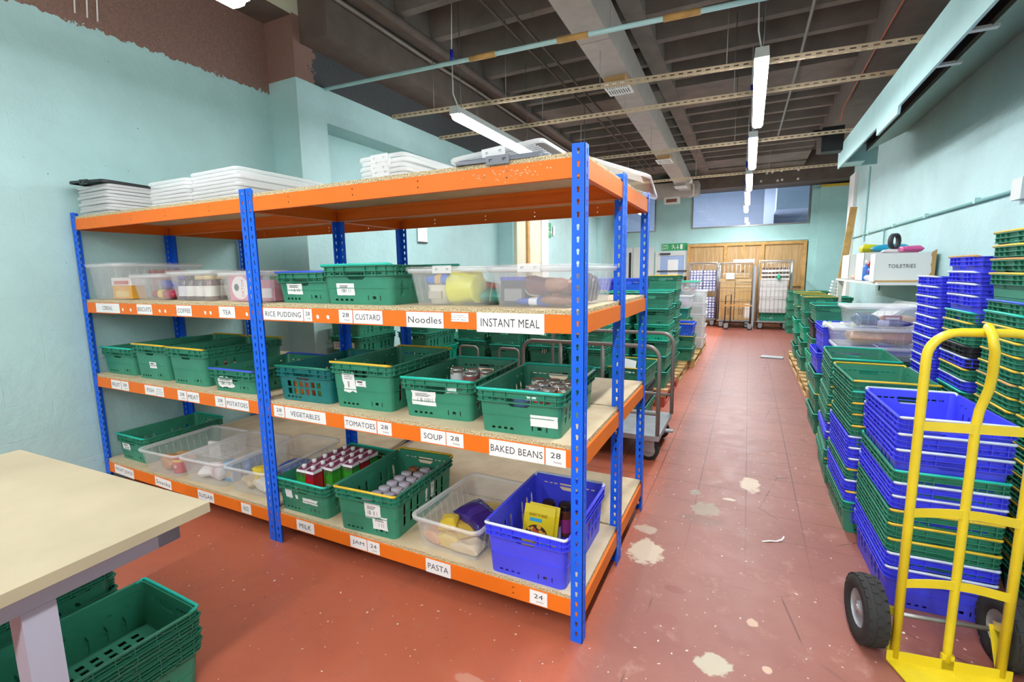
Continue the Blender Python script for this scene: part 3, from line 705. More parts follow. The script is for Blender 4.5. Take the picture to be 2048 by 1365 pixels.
# ================================================================== crates
def crate_body(h, fine=True, fin=.05, slots=True, grid=False):
    m = MB(); wb, lb, wt, lt = .176, .272, .189, .287; cr = .028; t = .003
    # floor plate with slots
    hs = []
    if slots:
        for i in (0, 1, 2, 4, 5, 6):
            for j in range(11): hs.append(rect(-.128+i*.039, -.106+i*.039, -.235+j*.0435, -.211+j*.0435))
    m.plate([(p[0], p[1]) for p in rr(wb, lb, 0, cr, 3)], hs, t)
    def wall(halfb, halft, off_b, off_t, ang, holes, hh=h):
        # plane local: u along, v up the slope
        sl = math.hypot(hh, off_t-off_b); ux = Vector((math.cos(ang), math.sin(ang), 0)); nx = Vector((math.sin(ang), -math.cos(ang), 0))
        vz = (nx*(off_t-off_b)+Vector((0, 0, hh))).normalized(); nz = ux.cross(vz)
        Mx = Matrix((ux, vz, nz)).transposed().to_4x4(); Mx.translation = nx*off_b-nz*t
        m.plate([(-(halfb-cr), 0), (halfb-cr, 0), (halft-cr, sl), (-(halft-cr), sl)], holes, t, Mx)
    e = h-.07
    handle = [(-.055, h-.040), (-.05, h-.055), (-.036, h-.068), (.036, h-.068), (.05, h-.055), (.055, h-.040), (.05, h-.032), (-.05, h-.032)]
    sh = [handle]
    if slots:
        sh += [rect(x, x+.02, h-.043, h-.035) for x in (-.14, -.11, -.082, .065, .092, .12)]
        sh += [[(x-.009, .018), (x+.009, .018), (x+.006, .028), (x-.006, .028)] for x in (-.12, -.092, -.064, -.036)]+([] if grid else [rect(.055, .060, .022, .045), rect(.08, .098, .028, .042), rect(.118, .123, .022, .045)])
    if grid: sh += [rect(-.115+i*.042, -.090+i*.042, .04+j*.042, .072+j*.042) for i in range(6) for j in range(2)]
    lh = []
    if slots:
        for y in (-.20, -.14, -.08, .05, .11, .17): lh.append([(y-.004, .035), (y+.010, .05), (y+.008, e-.01), (y-.004, e+.002), (y-.012, e-.02), (y-.010, .045)] if h > .15 else rect(y, y+.015, .03, .05))
        lh += [rect(y, y+.016, h-.044, h-.036) for y in (-.23, -.17, -.03, .0, .03, .15, .2)]
    wall(wb, wt, lb, lt, 0, sh); wall(wb, wt, lb, lt, PI, sh)
    wall(lb, lt, wb, wt, PI/2, lh); wall(lb, lt, wb, wt, -PI/2, lh)
    # rounded corners
    n = 4
    for k, (sx, sy) in enumerate(((1, 1), (-1, 1), (-1, -1), (1, -1))):
        a0 = k*PI/2
        for tt in (0, t):
            lo = [(sx*(wb-cr)+(cr-tt)*math.cos(a0+i*PI/2/n), sy*(lb-cr)+(cr-tt)*math.sin(a0+i*PI/2/n), 0) for i in range(n+1)]
            hi = [(sx*(wt-cr)+(cr-tt)*math.cos(a0+i*PI/2/n), sy*(lt-cr)+(cr-tt)*math.sin(a0+i*PI/2/n), h) for i in range(n+1)]
            fs = [((i, i+1, i+n+2, i+n+1) if tt == 0 else (i+1, i, i+n+1, i+n+2)) for i in range(n)]
            m.add(lo+hi, fs, 0, True)
    # rim flanges
    def ring(z, dz, ow, ol):
        iw, il = wb+(wt-wb)*z/h-t*.5, lb+(lt-lb)*z/h-t*.5
        m.loft([rr(iw, il, z, cr, 3), rr(ow, ol, z, cr+.006, 3), rr(ow, ol, z+dz, cr+.006, 3), rr(iw, il, z+dz, cr, 3)], 0, False, False, False, None, True)
    ring(h-.004, .004, .2, .3); ring(h-.004-fin*.47, .003, .199, .299); ring(h-fin, .003, .198, .298)
    ring(h*.42, .003, wb+(wt-wb)*.42+.003, lb+(lt-lb)*.42+.003)
    if fine:
        for s in (-1, 1):
            for x in (-.165, -.115, -.058, .058, .115, .165): m.box(x-.0015, x+.0015, s*(lt-.004)-(.0 if s > 0 else .012), s*(lt-.004)+(.014 if s > 0 else 0), h-fin+.002, h-.002)
            for y in (-.26, -.215, -.15, -.085, -.03, .03, .085, .15, .215, .26): m.box(s*(wt-.004)-(0 if s > 0 else .012), s*(wt-.004)+(.012 if s > 0 else 0), y-.0015, y+.0015, h-fin+.002, h-.002)
            for y0, y1 in ((-.21, -.15), (.21, .15), (-.085, -.03), (.085, .03)):
                m.bar((s*(wt+.003), y0, h-fin+.003), (s*(wt+.003), y1, h-.004), .010, .0025)
    return m.mesh('crate_body', [M_green])
CB = {('std', .19): crate_body(.19), ('tall', .235): crate_body(.235), ('low', .135): crate_body(.135), ('thin', .175): crate_body(.175, True, .031), ('flat', .16): crate_body(.16), ('grid', .19): crate_body(.19, grid=True)}
BAR = MB().tube([(-.186, .03, -.006), (-.188, .008, 0), (-.182, .0, .002), (0, 0, .003), (.182, 0, .002), (.188, .008, 0), (.186, .03, -.006)], .0062, 8).mesh('bale_arm', [M_yel])
COLM = {'green': M_green, 'bright green': M_green2, 'dark teal': M_dteal, 'blue': M_bluec, 'bright blue': M_blueb, 'black': M_blackc}
BARM = {'yellow': M_yel, 'white': M_whitebar, 'teal': M_tealbar, 'blue': M_bluebar, 'green': M_dgbar, 'black': M_blackc, 'brown': M_timber}
HGT = {'std': .19, 'tall': .235, 'low': .135, 'thin': .175, 'flat': .16, 'grid': .19}
def crate(x, y, z, rot, col, bar, label, typ='std', group=None, s=1, sy=1):
    # x, y: centre of the base
    t = empty('plastic_crate', (x, y, z), R(rot), label, 'crate', group); h = HGT[typ]
    o = put('body', CB[(typ, h)], t, [COLM[col]]); o.scale = (s, sy, 1)
    for k in (0, 1):
        b = put('bale_arm', BAR, t, [BARM[bar]], (0, (-.296 if k == 0 else .296)*sy, h+.002), (0, 0, PI*k)); b.scale = (s, 1, 1)
        if bar != col: b['label'] = bar+' bale arm bar'
    return t
def sticker(t, x, z, w, hh, face='front', torn=1, h=.19, ink=True, name='paper_sticker'):
    # torn paper label on a crate wall; x is along the wall
    rnd = random.Random(int(x*1000)+int(w*500)); pts = []
    cs = [(-1, -1), (1, -1), (1, 1), (-1, 1)]
    for i in range(4):
        a, b = cs[i], cs[(i+1) % 4]
        for q in (0, .22, .45, .7):
            j = 1-rnd.random()*.30*torn if q else 1-rnd.random()*.2*torn
            pts.append((x+(a[0]+(b[0]-a[0])*q)*w/2*(j if abs(a[0]-b[0]) < .1 or not q else 1), (a[1]+(b[1]-a[1])*q)*hh/2*(j if abs(a[1]-b[1]) < .1 or not q else 1)))
    g = (.287-.272)/h
    if face == 'front': off = -(.272+g*z+.0012); Mx = Matrix.Translation((0, off, z)) @ Matrix.Rotation(PI/2+math.atan(g), 4, 'X')
    else: off = .176+.013/h*z+.0012; Mx = Matrix.Translation((off, 0, z)) @ Matrix.Rotation(PI/2, 4, 'Z') @ Matrix.Rotation(PI/2+math.atan(.013/h), 4, 'X')
    MB().plate(pts, [], .0006, Mx).obj(name, M_paper, t)
    if ink:
        m = MB(); n = int(w/.004)
        for i in range(5, n-5):
            if rnd.random() < .55: m.plate(rect(x-w/2+i*.004, x-w/2+i*.004+.0018, -hh*.25, hh*.02), [], .0003, Mx @ Matrix.Translation((0, 0, .0007)))
        for q in (.12, .20, .28): m.plate(rect(x-w*.32, x+w*(.1+.2*rnd.random()), hh*q, hh*q+.0025), [], .0003, Mx @ Matrix.Translation((0, 0, .0007)))
        if m.v: m.obj('printing', M_inkg, t)
ORD = 'top,second,third,fourth,fifth,sixth,seventh,eighth,ninth,tenth,eleventh,twelfth,thirteenth,fourteenth,fifteenth,sixteenth,seventeenth,eighteenth,nineteenth,twentieth,twenty-first,twenty-second,twenty-third,twenty-fourth,twenty-fifth'.split(',')
def stack(x, y, rot, desc, items, jit=.004, group=None):
    # items: top to bottom (rim height, colour, bar colour, type)
    out = []; rnd = random.Random(int(abs(x*977)+abs(y*131)))
    for i, it in enumerate(items):
        rim, col, bar = it[:3]; typ = it[3] if len(it) > 3 else 'std'
        nm = 'topmost' if i == 0 else (ORD[i]+' from top')
        lab = '%s %s, %s of %s' % (col, 'crate' if bar == col else bar+'-barred crate', nm, desc)
        out.append(crate(x+rnd.uniform(-jit, jit), y+rnd.uniform(-jit, jit), rim-HGT[typ], rot+rnd.uniform(-.4, .4)*(jit/.004), col, bar, lab, typ, group or ('crates in '+desc)))
    return out
# ================================================================== tubs, lids, goods
def tub_mesh(w, l, h, ribs=True, taper=.035, rim=.014, r=.035):
    m = MB(); wb, lb, t = w/2-taper, l/2-taper, .003; wt, lt = w/2-rim, l/2-rim
    m.loft([rr(wb, lb, .0, r), rr(wb+(wt-wb)*.05, lb+(lt-lb)*.05, .008, r+.004), rr(wt, lt, h-.022, r+.006)], 0, True, True, False)
    m.loft([rr(wt, lt, h-.022, r+.006), rr(w/2-.003, l/2-.003, h-.020, r+.01), rr(w/2, l/2, h-.004, r+.012), rr(w/2-.003, l/2-.003, h, r+.01), rr(wt-t, lt-t, h-.004, r+.004)], 1, True, False, False)
    m.loft([rr(wt-t, lt-t, h-.004, r+.004), rr(wb-t, lb-t, .004, r-.002)], 0, True, False, True)
    if ribs:
        n = int(l/.045)
        for i in range(1, n):
            y = -l/2+i*l/n
            if abs(y) < lb-.03:
                for s in (-1, 1): m.bar((s*(wb-.001), y, .02), (s*(wt-.001), y, h-.03), .004, .004)
    return m
def lid_mesh(w, l, th=.018):
    m = MB()
    m.loft([rr(w/2, l/2, -.0135, .03), rr(w/2+.002, l/2+.002, .0, .032), rr(w/2-.004, l/2-.004, .006, .03), rr(w/2-.022, l/2-.022, .006, .025), rr(w/2-.026, l/2-.026, .001, .024)], 0, True, False, True)
    for i in range(5): m.box(-w/2+.06, w/2-.06, -l/2+.07+i*.03, -l/2+.08+i*.03, .0005, .004)
    return m
def lid_clips(w, l, s):
    m = MB()
    if 1:
        y = s*(l/2+.004); m.plate(rect(-.05, .05, -.026, .008), [rect(-.036, -.022, -.014, -.004), rect(.022, .036, -.014, -.004)], .004, Matrix.Translation((0, y+.002, 0)) @ Matrix.Rotation(PI/2, 4, 'X'))
    return m
def tub(x, y, z, rot, w, l, h, label, lid=False, clip=True, mat_=None, group=None):
    t = empty('clear_tub', (x, y, z), R(rot), label, 'tub', group)
    tub_mesh(w, l, h).obj('body', [mat_ or M_clear, M_frost], t)
    if lid:
        q = lid_mesh(w, l).obj('lid', M_frost if lid == 'frost' else M_clear, t, (0, 0, h+.004))
        if clip: [lid_clips(w, l, s).obj('clip', M_frost, q) for s in (-1, 1)]
    return t
def lid(x, y, z, rot, w, l, label, m_=None, tilt=None, group='lids piled on top of the rack', clip=True):
    t = empty('tub_lid', (x, y, z), 0, label, 'lid', group, rot=tilt or (0, 0, R(rot)))
    lid_mesh(w, l).obj('panel', m_ or M_frost, t)
    if clip: [lid_clips(w, l, s).obj('clip', m_ or M_frost, t) for s in (-1, 1)]
    return t
M_tin = mat('tin_metal', 'c9c9c6', .25, .85)
LABM = {}
def flat(col, rough=.45):
    if col not in LABM: LABM[col] = mat('print_'+col, col, rough)
    return LABM[col]
def can(x, y, z, col, label, group, r=.037, h=.105):
    t = empty('tin_can', (x, y, z), random.random()*6, label, 'tin', group)
    MB().lathe([(r*.93, 0), (r, .003), (r, h-.003), (r*.97, h), (r*.9, h), (r*.88, h-.004), (0, h-.004)], 16).obj('can', M_tin, t)
    MB().lathe([(r+.0006, .008), (r+.0006, h-.008)], 16, 0, True, None, False, False).obj('paper_band', flat(col), t)
    return t
def jar(x, y, z, lidc, glassc, band, label, group, r=.033, h=.125):
    t = empty('glass_jar', (x, y, z), random.random()*6, label, 'jar', group)
    MB().lathe([(r*.9, 0), (r, .006), (r, h*.66), (r*.82, h*.8), (r*.8, h*.86)], 14).obj('glass', flat(glassc, .12), t)
    MB().lathe([(r*.9, h*.84), (r*.93, h*.86), (r*.93, h*.985), (r*.88, h), (0, h)], 14, 0, True).obj('lid', flat(lidc, .3), t)
    if band: MB().lathe([(r+.0006, h*.15), (r+.0006, h*.58)], 14, 0, True, None, False, False).obj('paper_band', flat(band), t)
    return t
def bag(x, y, z, rot, sx, sy, sz, col, label, cat='packet', seed=1, crimp=True, tilt=(0, 0), name='food_bag', col2=None, gloss=.3, group=None, e=.55):
    rnd = random.Random(seed); n, k = 28, 15; loops = []
    ph = [rnd.uniform(0, 6) for _ in range(6)]
    for j in range(k):
        v = -1+2*j/(k-1); s = (max(0, 1-abs(v)**3.2))**.55
        lp = []
        for i in range(n):
            a = 2*PI*i/n; c, s_ = math.cos(a), math.sin(a)
            px = math.copysign(abs(c)**e, c); pz = math.copysign(abs(s_)**e, s_)
            wob = 1+.05*math.sin(9*a+ph[4]+5*v)+.04*math.sin(11*v+ph[5]-4*a)+.09*math.sin(3*a+ph[0]+2*v)+.07*math.sin(5*a+ph[1]-3*v)+.05*math.sin(7*v+ph[2]+a)
            wid = .78+.22*s if not crimp else .86+.1*abs(v)
            lp.append((px*sx/2*wid*(1+.04*math.sin(4*v+ph[3])), v*sy/2, pz*sz/2*(s*.93+.04)*wob))
        loops.append(lp)
    t = empty(name, (x, y, z+sz/2), 0, label, cat, group, rot=(R(tilt[0]), R(tilt[1]), R(rot)))
    m = MB().loft(loops, 0, True); m.obj('pouch', flat(col, gloss), t)
    if col2:
        m = MB().loft([[(p[0]*1.006, p[1], p[2]*1.03) for p in lp] for lp in loops[6:10]], 0, True, False, False); m.obj('printed_band', flat(col2, gloss), t)
    return t
def carton(x, y, z, rot, w, d, h, col, label, name='box', cat='box', panel=None, words=None, group=None, wcol=None, tilt=None):
    t = empty(name, (x, y, z), 0, label, cat, group, rot=tilt or (0, 0, R(rot)))
    MB().box(-w/2, w/2, -d/2, d/2, 0, h).obj('carton', flat(col), t)
    if panel: MB().box(-w*.36, w*.36, -d/2-.0008, -d/2, h*.15, h*.6).obj('printed_panel', flat(panel), t)
    if words: text(words, t, flat(wcol or 'f0f0f0'), width=w*.7, loc=(0, -d/2-.0015, h*.75), rot=(PI/2, 0, 0))
    return t
def inloc(t, x, y):
    # point in a container's own frame -> world x, y
    a = t.rotation_euler.z; c, s = math.cos(a), math.sin(a)
    return t.location.x+c*x-s*y, t.location.y+s*x+c*y

# ================================================================== goods on the front shelves
def at_front(fx, fy, ang, d): return fx-math.sin(R(ang))*d, fy+math.cos(R(ang))*d
def crate_f(fx, fy, z, ang, col, bar, label, typ='std', s=1):
    x, y = at_front(fx, fy, ang, .272); return crate(x, y, z, ang, col, bar, label, typ, None, s)
Z1, Z2, Z3, Z4 = ZS
c_beans = crate_f(-.293, .045, Z2, 3.5, 'green', 'teal', 'green crate of tins with teal bar above the BAKED BEANS label')
c_soup = crate_f(-.745, .098, Z2, 4.5, 'green', 'teal', 'green crate of tins with teal bar above the SOUP label')
c_tom = crate_f(-1.19, .079, Z2, 2.5, 'green', 'yellow', 'tall green crate with yellow bar above the TOMATOES label', 'tall')
c_veg = crate_f(-1.588, .064, Z2, 3.2, 'dark teal', 'green', 'dark teal slotted crate above the VEGETABLES label', 'grid')
c_pot = crate_f(-2.165, .05, Z2, 2.9, 'green', 'blue', 'low green crate with blue bar above the POTATOES label', 'low', .97)
c_meat = crate_f(-2.625, .062, Z2, 1, 'green', 'yellow', 'tall green crate with yellow bar above the MEAT label', 'tall', .96)
c_fish = crate_f(-3.04, .069, Z2, 1.5, 'green', 'yellow', 'tall green crate with yellow bar above the FISH label', 'tall', .94)
c_fruit = crate_f(-3.465, .075, Z2, 2, 'green', 'teal', 'green crate with teal bar above the FRUIT label, by the wall', 'std', .97)
sticker(c_beans, .11, .07, .12, .05, ink=False, torn=.1)
sticker(c_beans, .06, .165, .05, .02, ink=False)
sticker(c_soup, -.07, .095, .14, .075, torn=.5); sticker(c_soup, .085, .145, .07, .03, ink=False)
sticker(c_tom, -.075, .14, .09, .12, h=.235); sticker(c_tom, .0, .135, .07, .035, h=.235, torn=.5)
sticker(c_pot, -.06, .06, .15, .075, h=.135); sticker(c_fish, .02, .10, .08, .045, h=.235, torn=.4)
o = MB()
for u in range(5):
    for v in range(2): o.box(-.12+u*.06, -.095+u*.06, -.2925, -.274, .035+v*.05, .07+v*.05)
# cans
def cans(c, pts, cols, label, group, h=.105, r=.037, layers=1):
    for k in range(layers):
        for i, (px, py) in enumerate(pts):
            x, y = inloc(c, px, py); can(x, y, c.location.z+.0035+k*(h+.0005), cols[(i+k*4) % len(cols)], label, group, r, h)
cans(c_beans, [(-.03, -.02), (.05, -.04), (.13, -.03), (-.01, .06), (.07, .05), (.145, .055), (.02, .14), (.10, .135), (-.06, .145), (-.05, -.12), (.03, -.125)], ['7f93b5', 'c4512a', '8a2a6a', 'd8d4c8', '5f7fa8', 'b03030', 'c98a3a', '3a6a8c', 'c4512a'],
     'tin with silver lid in the green crate above BAKED BEANS', 'tins above BAKED BEANS', .073, .038, 2)
cans(c_soup, [(-.02, -.03), (.065, -.05), (.02, .06), (.11, .05), (.15, -.03), (-.07, .06)], ['c9ccd0', 'c4242c', 'a9b4a0', 'b8b0a4', 'c9c9c9', '905050'],
     'tin with silver lid in the green crate above SOUP', 'tins above SOUP', .086, .037, 2)
cans(c_tom, [(-.06, -.15), (.02, -.14), (.1, -.13), (.0, .12), (.08, .15)], ['c4442a', 'd8d4c8', '8a3030'], 'tin with silver lid in the tall crate above TOMATOES', 'tins above TOMATOES')
cans(c_veg, [(-.10, -.20), (-.02, -.21), (.06, -.20), (.13, -.19), (-.06, -.11), (.03, -.11), (.11, -.1)], ['d88a2a', 'c9572a', '5a8a3a', 'd9c04a', '3d6a4a'], 'tin seen through the slots of the dark teal crate', 'tins above VEGETABLES')
cans(c_pot, [(.05, -.16), (.13, -.15), (.06, -.06), (.14, -.06)], ['caa04a', 'b5762a', 'd8c38a'], 'tin with gold label in the low crate above POTATOES', 'tins above POTATOES')
cans(c_meat, [(-.05, .0), (.05, .02)], ['b03c30', 'd0c0a0'], 'tin deep in the tall green crate above MEAT', 'tins above MEAT')
# upper shelf tubs
t = tub(-3.45, .315, Z3, 0, .42, .60, .243, 'large clear lidded tub above the CEREAL label beside the wall', 'clear', False)
carton(-3.36, .14, Z3+.005, 6, .2, .09, .09, 'e0a23c', 'orange carton lying in the large tub above CEREAL', panel='e8c77a')
carton(-3.37, .15, Z3+.096, 4, .22, .1, .055, 'e9e2df', 'white and red carton on the orange carton in the large tub', panel='d06a5a')
carton(-3.40, .42, Z3+.005, 0, .26, .12, .2, 'b04434', 'dark red carton at the back of the large tub above CEREAL')
t = tub(-3.02, .34, Z3, -1, .40, .56, .165, 'clear tub of packets above the BISCUITS label', 'clear', False)
bag(-2.96, .20, Z3+.068, 70, .10, .26, .06, '2c3fb5', 'blue biscuit packet tilted on top in the tub above BISCUITS', seed=4, tilt=(0, 8), crimp=False)
bag(-2.95, .17, Z3+.004, 88, .09, .28, .065, 'a8304a', 'dark red biscuit packet at the bottom of the tub above BISCUITS', seed=6, col2='e3c44a', crimp=False)
bag(-2.99, .31, Z3+.004, 88, .09, .26, .065, '2a7f86', 'teal biscuit packet behind the red one in the tub above BISCUITS', seed=8, crimp=False)
t = tub(-2.56, .35, Z3, 1, .44, .58, .18, 'clear tub of coffee jars above the COFFEE label', 'clear', False)
for i, (x, y, lc, gc, bd) in enumerate(((-2.70, .14, '5a3a8a', '4a3a55', 'd9d3dc'), (-2.62, .14, '3b3036', '4a2f28', 'e5e0da'), (-2.54, .15, 'd8bb7a', '4a2f28', 'e5e0da'), (-2.45, .15, 'd8bb7a', '6a3c2c', 'e8e4de'), (-2.50, .25, 'd8bb7a', '4a2f28', 'e5e0da'), (-2.66, .25, '3b3036', '3a2a28', 'c9b9d6'))):
    jar(x, y, Z3+.005, lc, gc, bd, ['purple lidded coffee jar at the left of the coffee tub', 'dark lidded coffee jar, second from left in the coffee tub', 'gold lidded coffee jar in the middle of the coffee tub', 'gold lidded coffee jar at the right front of the coffee tub', 'gold lidded coffee jar behind the front row in the coffee tub', 'dark lidded coffee jar at the back of the coffee tub'][i], 'coffee jars', .038, .15)
t = tub(-2.06, .36, Z3, 0, .46, .58, .168, 'clear tub of tea boxes above the TEA label', 'clear', False)
bx = carton(-2.13, .16, Z3+.005, 0, .19, .08, .15, 'd9889c', 'pink and white tea carton reading DETOX in the tea tub', panel=None)
MB().lathe([(0, 0), (.062, 0), (.062, .001)], 20, 0, False, Matrix.Translation((0, -.0405, .076)) @ Matrix.Rotation(PI/2, 4, 'X') @ Matrix.Diagonal((1.2, 1.1, 1, 1))).obj('white_oval', flat('ede6e6'), bx)
text('DETOX', bx, flat('c23a5e'), width=.10, height=.022, loc=(.025, -.0425, .075), rot=(PI/2, -PI/2, 0))
MB().lathe([(0, 0), (.022, 0), (.022, .001)], 7, 0, False, Matrix.Translation((-.03, -.042, .078)) @ Matrix.Rotation(PI/2, 4, 'X')).obj('berry_picture', flat('44404c'), bx)
carton(-1.93, .17, Z3+.005, 3, .15, .08, .12, 'cf8f9a', 'pink tea carton beside the middle uprights in the tea tub', panel='e9dfe0')
carton(-1.93, .26, Z3+.005, 0, .15, .07, .14, '3f7a45', 'green tea carton at the back of the tea tub')
c_rp = crate_f(-1.58, .10, Z3, 0, 'green', 'blue', 'green crate with blue bar above the RICE PUDDING label', 'flat')
sticker(c_rp, -.06, .075, .12, .06, h=.16, torn=.35)
c_cu = crate_f(-1.172, .07, Z3, -1, 'green', 'teal', 'wide green crate with handle hole above the CUSTARD label', 'std', 1.19)
sticker(c_cu, -.075, .075, .12, .06, torn=.1)
cans(c_rp, [(-.05, -.1), (.04, -.1), (.1, .0)], ['4a6ab0', 'd8d4c8', '3a5a9a'], 'tin with silver lid in the crate above RICE PUDDING', 'tins above RICE PUDDING', .1)
cans(c_cu, [(-.08, -.15), (.0, -.15), (.08, -.15)], ['e0c050', 'd8d4c8', 'e0c050'], 'tin in the wide green crate above CUSTARD', 'tins above CUSTARD', .1)
t = tub(-.665, .345, Z3, -1, .44, .56, .168, 'clear lidded tub with a yellow bag above the Noodles label', 'clear', True)
p = empty('noodle_pot', (-.76, .19, Z3+.005), 0, 'white noodle pot with printed panel in the noodles tub', 'pot')
MB().lathe([(.05, 0), (.06, .06), (.064, .085), (.066, .088), (.05, .088)], 20).obj('pot', flat('e2dccf'), p); MB().box(-.035, .035, -.061, -.05, .025, .06).obj('printed_panel', flat('b9aca0'), p)
bag(-.77, .22, Z3+.092, 80, .07, .2, .05, '3a6fd6', 'blue and gold packet lying on the noodle pot', seed=11, col2='d2a860', crimp=False)
bag(-.625, .19, Z3+.005, 0, .16, .15, .145, 'd9d62a', 'crumpled yellow bag with green mark in the noodles tub', seed=12, col2='c9c85a', e=.36, crimp=False)
bag(-.63, .36, Z3+.005, 60, .14, .22, .10, 'b25a50', 'red brown packet behind the yellow bag in the noodles tub', seed=13)
bag(-.52, .26, Z3+.005, 20, .1, .2, .07, '3f8a7a', 'teal packet at the right of the noodles tub', seed=14)
t = tub(-.24, .345, Z3, -1.5, .42, .58, .168, 'clear lidded tub of pouches above the INSTANT MEAL label', 'clear', True)
carton(-.365, .18, Z3+.005, -4, .12, .06, .118, '3c3a48', 'dark carton with blue top in the instant meal tub', panel='8f8d92')
MB().box(-.062, .062, -.032, .032, .106, .121).obj('blue_top', flat('3d3fb8'), bpy.data.objects[[o_.name for o_ in COL.objects if o_.get('label', '').startswith('dark carton with blue top')][0]])
bag(-.255, .17, Z3+.045, 25, .13, .12, .075, '6d3440', 'maroon pouch with white slip in the instant meal tub', seed=21, tilt=(-25, 10), col2='ddd4d0')
bag(-.145, .17, Z3+.055, 75, .12, .14, .06, '9a6b50', 'upper brown pouch at the right of the instant meal tub', seed=22, tilt=(0, 15))
bag(-.15, .175, Z3+.005, 80, .13, .15, .045, '8c5c46', 'lower brown pouch at the right of the instant meal tub', seed=23)
bag(-.26, .165, Z3+.004, 85, .07, .18, .035, '2b49b0', 'blue and white sachet at the bottom of the instant meal tub', seed=24, col2='e8e8ea')
bag(-.13, .40, Z3+.005, 0, .14, .1, .13, '77707a', 'grey pouch at the back right of the instant meal tub', seed=25, gloss=.15)
bag(-.30, .36, Z3+.005, 40, .16, .2, .11, 'a8643c', 'orange brown pouch at the back of the instant meal tub', seed=26)
# lowest shelf
c_ju = crate_f(-3.43, .075, Z1, 0, 'green', 'teal', 'green crate with teal bar above the FRUIT JUICE label', 'std', .93)
sticker(c_ju, -.075, .10, .10, .05, torn=.2)
t = tub(-2.99, .27, Z1, 3, .42, .58, .165, 'clear tub of snacks above the Snacks label')
p = empty('crisp_tube', (-2.90, .10, Z1+.005), 0, 'short red tube with yellow band and moustached mark in the snacks tub', 'tube')
MB().lathe([(.045, 0), (.046, .003), (.046, .092), (.044, .095), (0, .095)], 20).obj('tube', flat('c0283a'), p); MB().lathe([(.0468, .078), (.0468, .096)], 20, 0, True, None, False, False).obj('yellow_band', flat('e2c43a'), p)
MB().lathe([(0, 0), (.013, 0), (.013, .001)], 12, 0, False, Matrix.Translation((.012, -.0455, .05)) @ Matrix.Rotation(PI/2, 4, 'X') @ Matrix.Diagonal((1.2, .8, 1, 1))).obj('oval_mark', flat('ece6da'), p)
MB().box(.002, .022, -.0475, -.0465, .051, .055).obj('dark_mark', M_ink, p)
bag(-3.03, .11, Z1+.004, 78, .09, .19, .095, 'c28a5a', 'tan biscuit pack left of the red tube in the snacks tub', seed=31, crimp=False)
bag(-3.06, .22, Z1+.004, 78, .09, .2, .07, 'c99a6a', 'second tan biscuit pack behind the first in the snacks tub', seed=32, crimp=False)
carton(-2.93, .36, Z1+.005, 10, .11, .02, .12, 'dcd9cf', 'cream card standing in the snacks tub')
t = tub(-2.575, .30, Z1, 4, .42, .58, .165, 'clear lidded tub of white bags above the SUGAR label', 'clear', False)
bag(-2.63, .15, Z1+.004, 30, .13, .15, .08, 'e6e2e0', 'white paper bag at the left of the sugar tub', seed=33, gloss=.6)
bag(-2.53, .14, Z1+.004, 80, .10, .15, .09, 'ded6d8', 'white sugar bag with pink print in the middle of the sugar tub', seed=34, col2='d8b0b4', gloss=.6)
carton(-2.44, .16, Z1+.005, 8, .07, .06, .125, '5aa4dc', 'bright blue carton at the right of the sugar tub', panel='c9b9a0')
bag(-2.46, .30, Z1+.005, 20, .12, .2, .11, '4a86c8', 'blue packet behind the carton in the sugar tub', seed=35)
t = tub(-2.17, .36, Z1, 3.5, .38, .66, .168, 'deep ribbed clear tub above the handwritten RICE label')
bag(-2.19, .19, Z1+.05, 60, .1, .18, .05, 'e3c840', 'yellow packet on top in the rice tub', seed=36, tilt=(12, 0))
bag(-2.24, .16, Z1+.004, 70, .1, .16, .06, 'cbb48c', 'tan rice bag at the left of the rice tub', seed=37)
bag(-2.08, .16, Z1+.004, 75, .14, .19, .085, 'e2ddd0', 'white rice bag at the right of the rice tub', seed=38)
bag(-2.16, .42, Z1+.004, 10, .2, .2, .07, '3d5fa8', 'blue rice bag at the back of the rice tub', seed=39)
c_mi = crate_f(-1.635, .035, Z1, .5, 'green', 'teal', 'green crate of milk cartons with teal bar above the MILK label')
sticker(c_mi, -.10, .105, .06, .06, ink=False, torn=.8); sticker(c_mi, .06, .085, .13, .035, ink=False, torn=.9); sticker(c_mi, -.04, .095, .02, .03, ink=False)
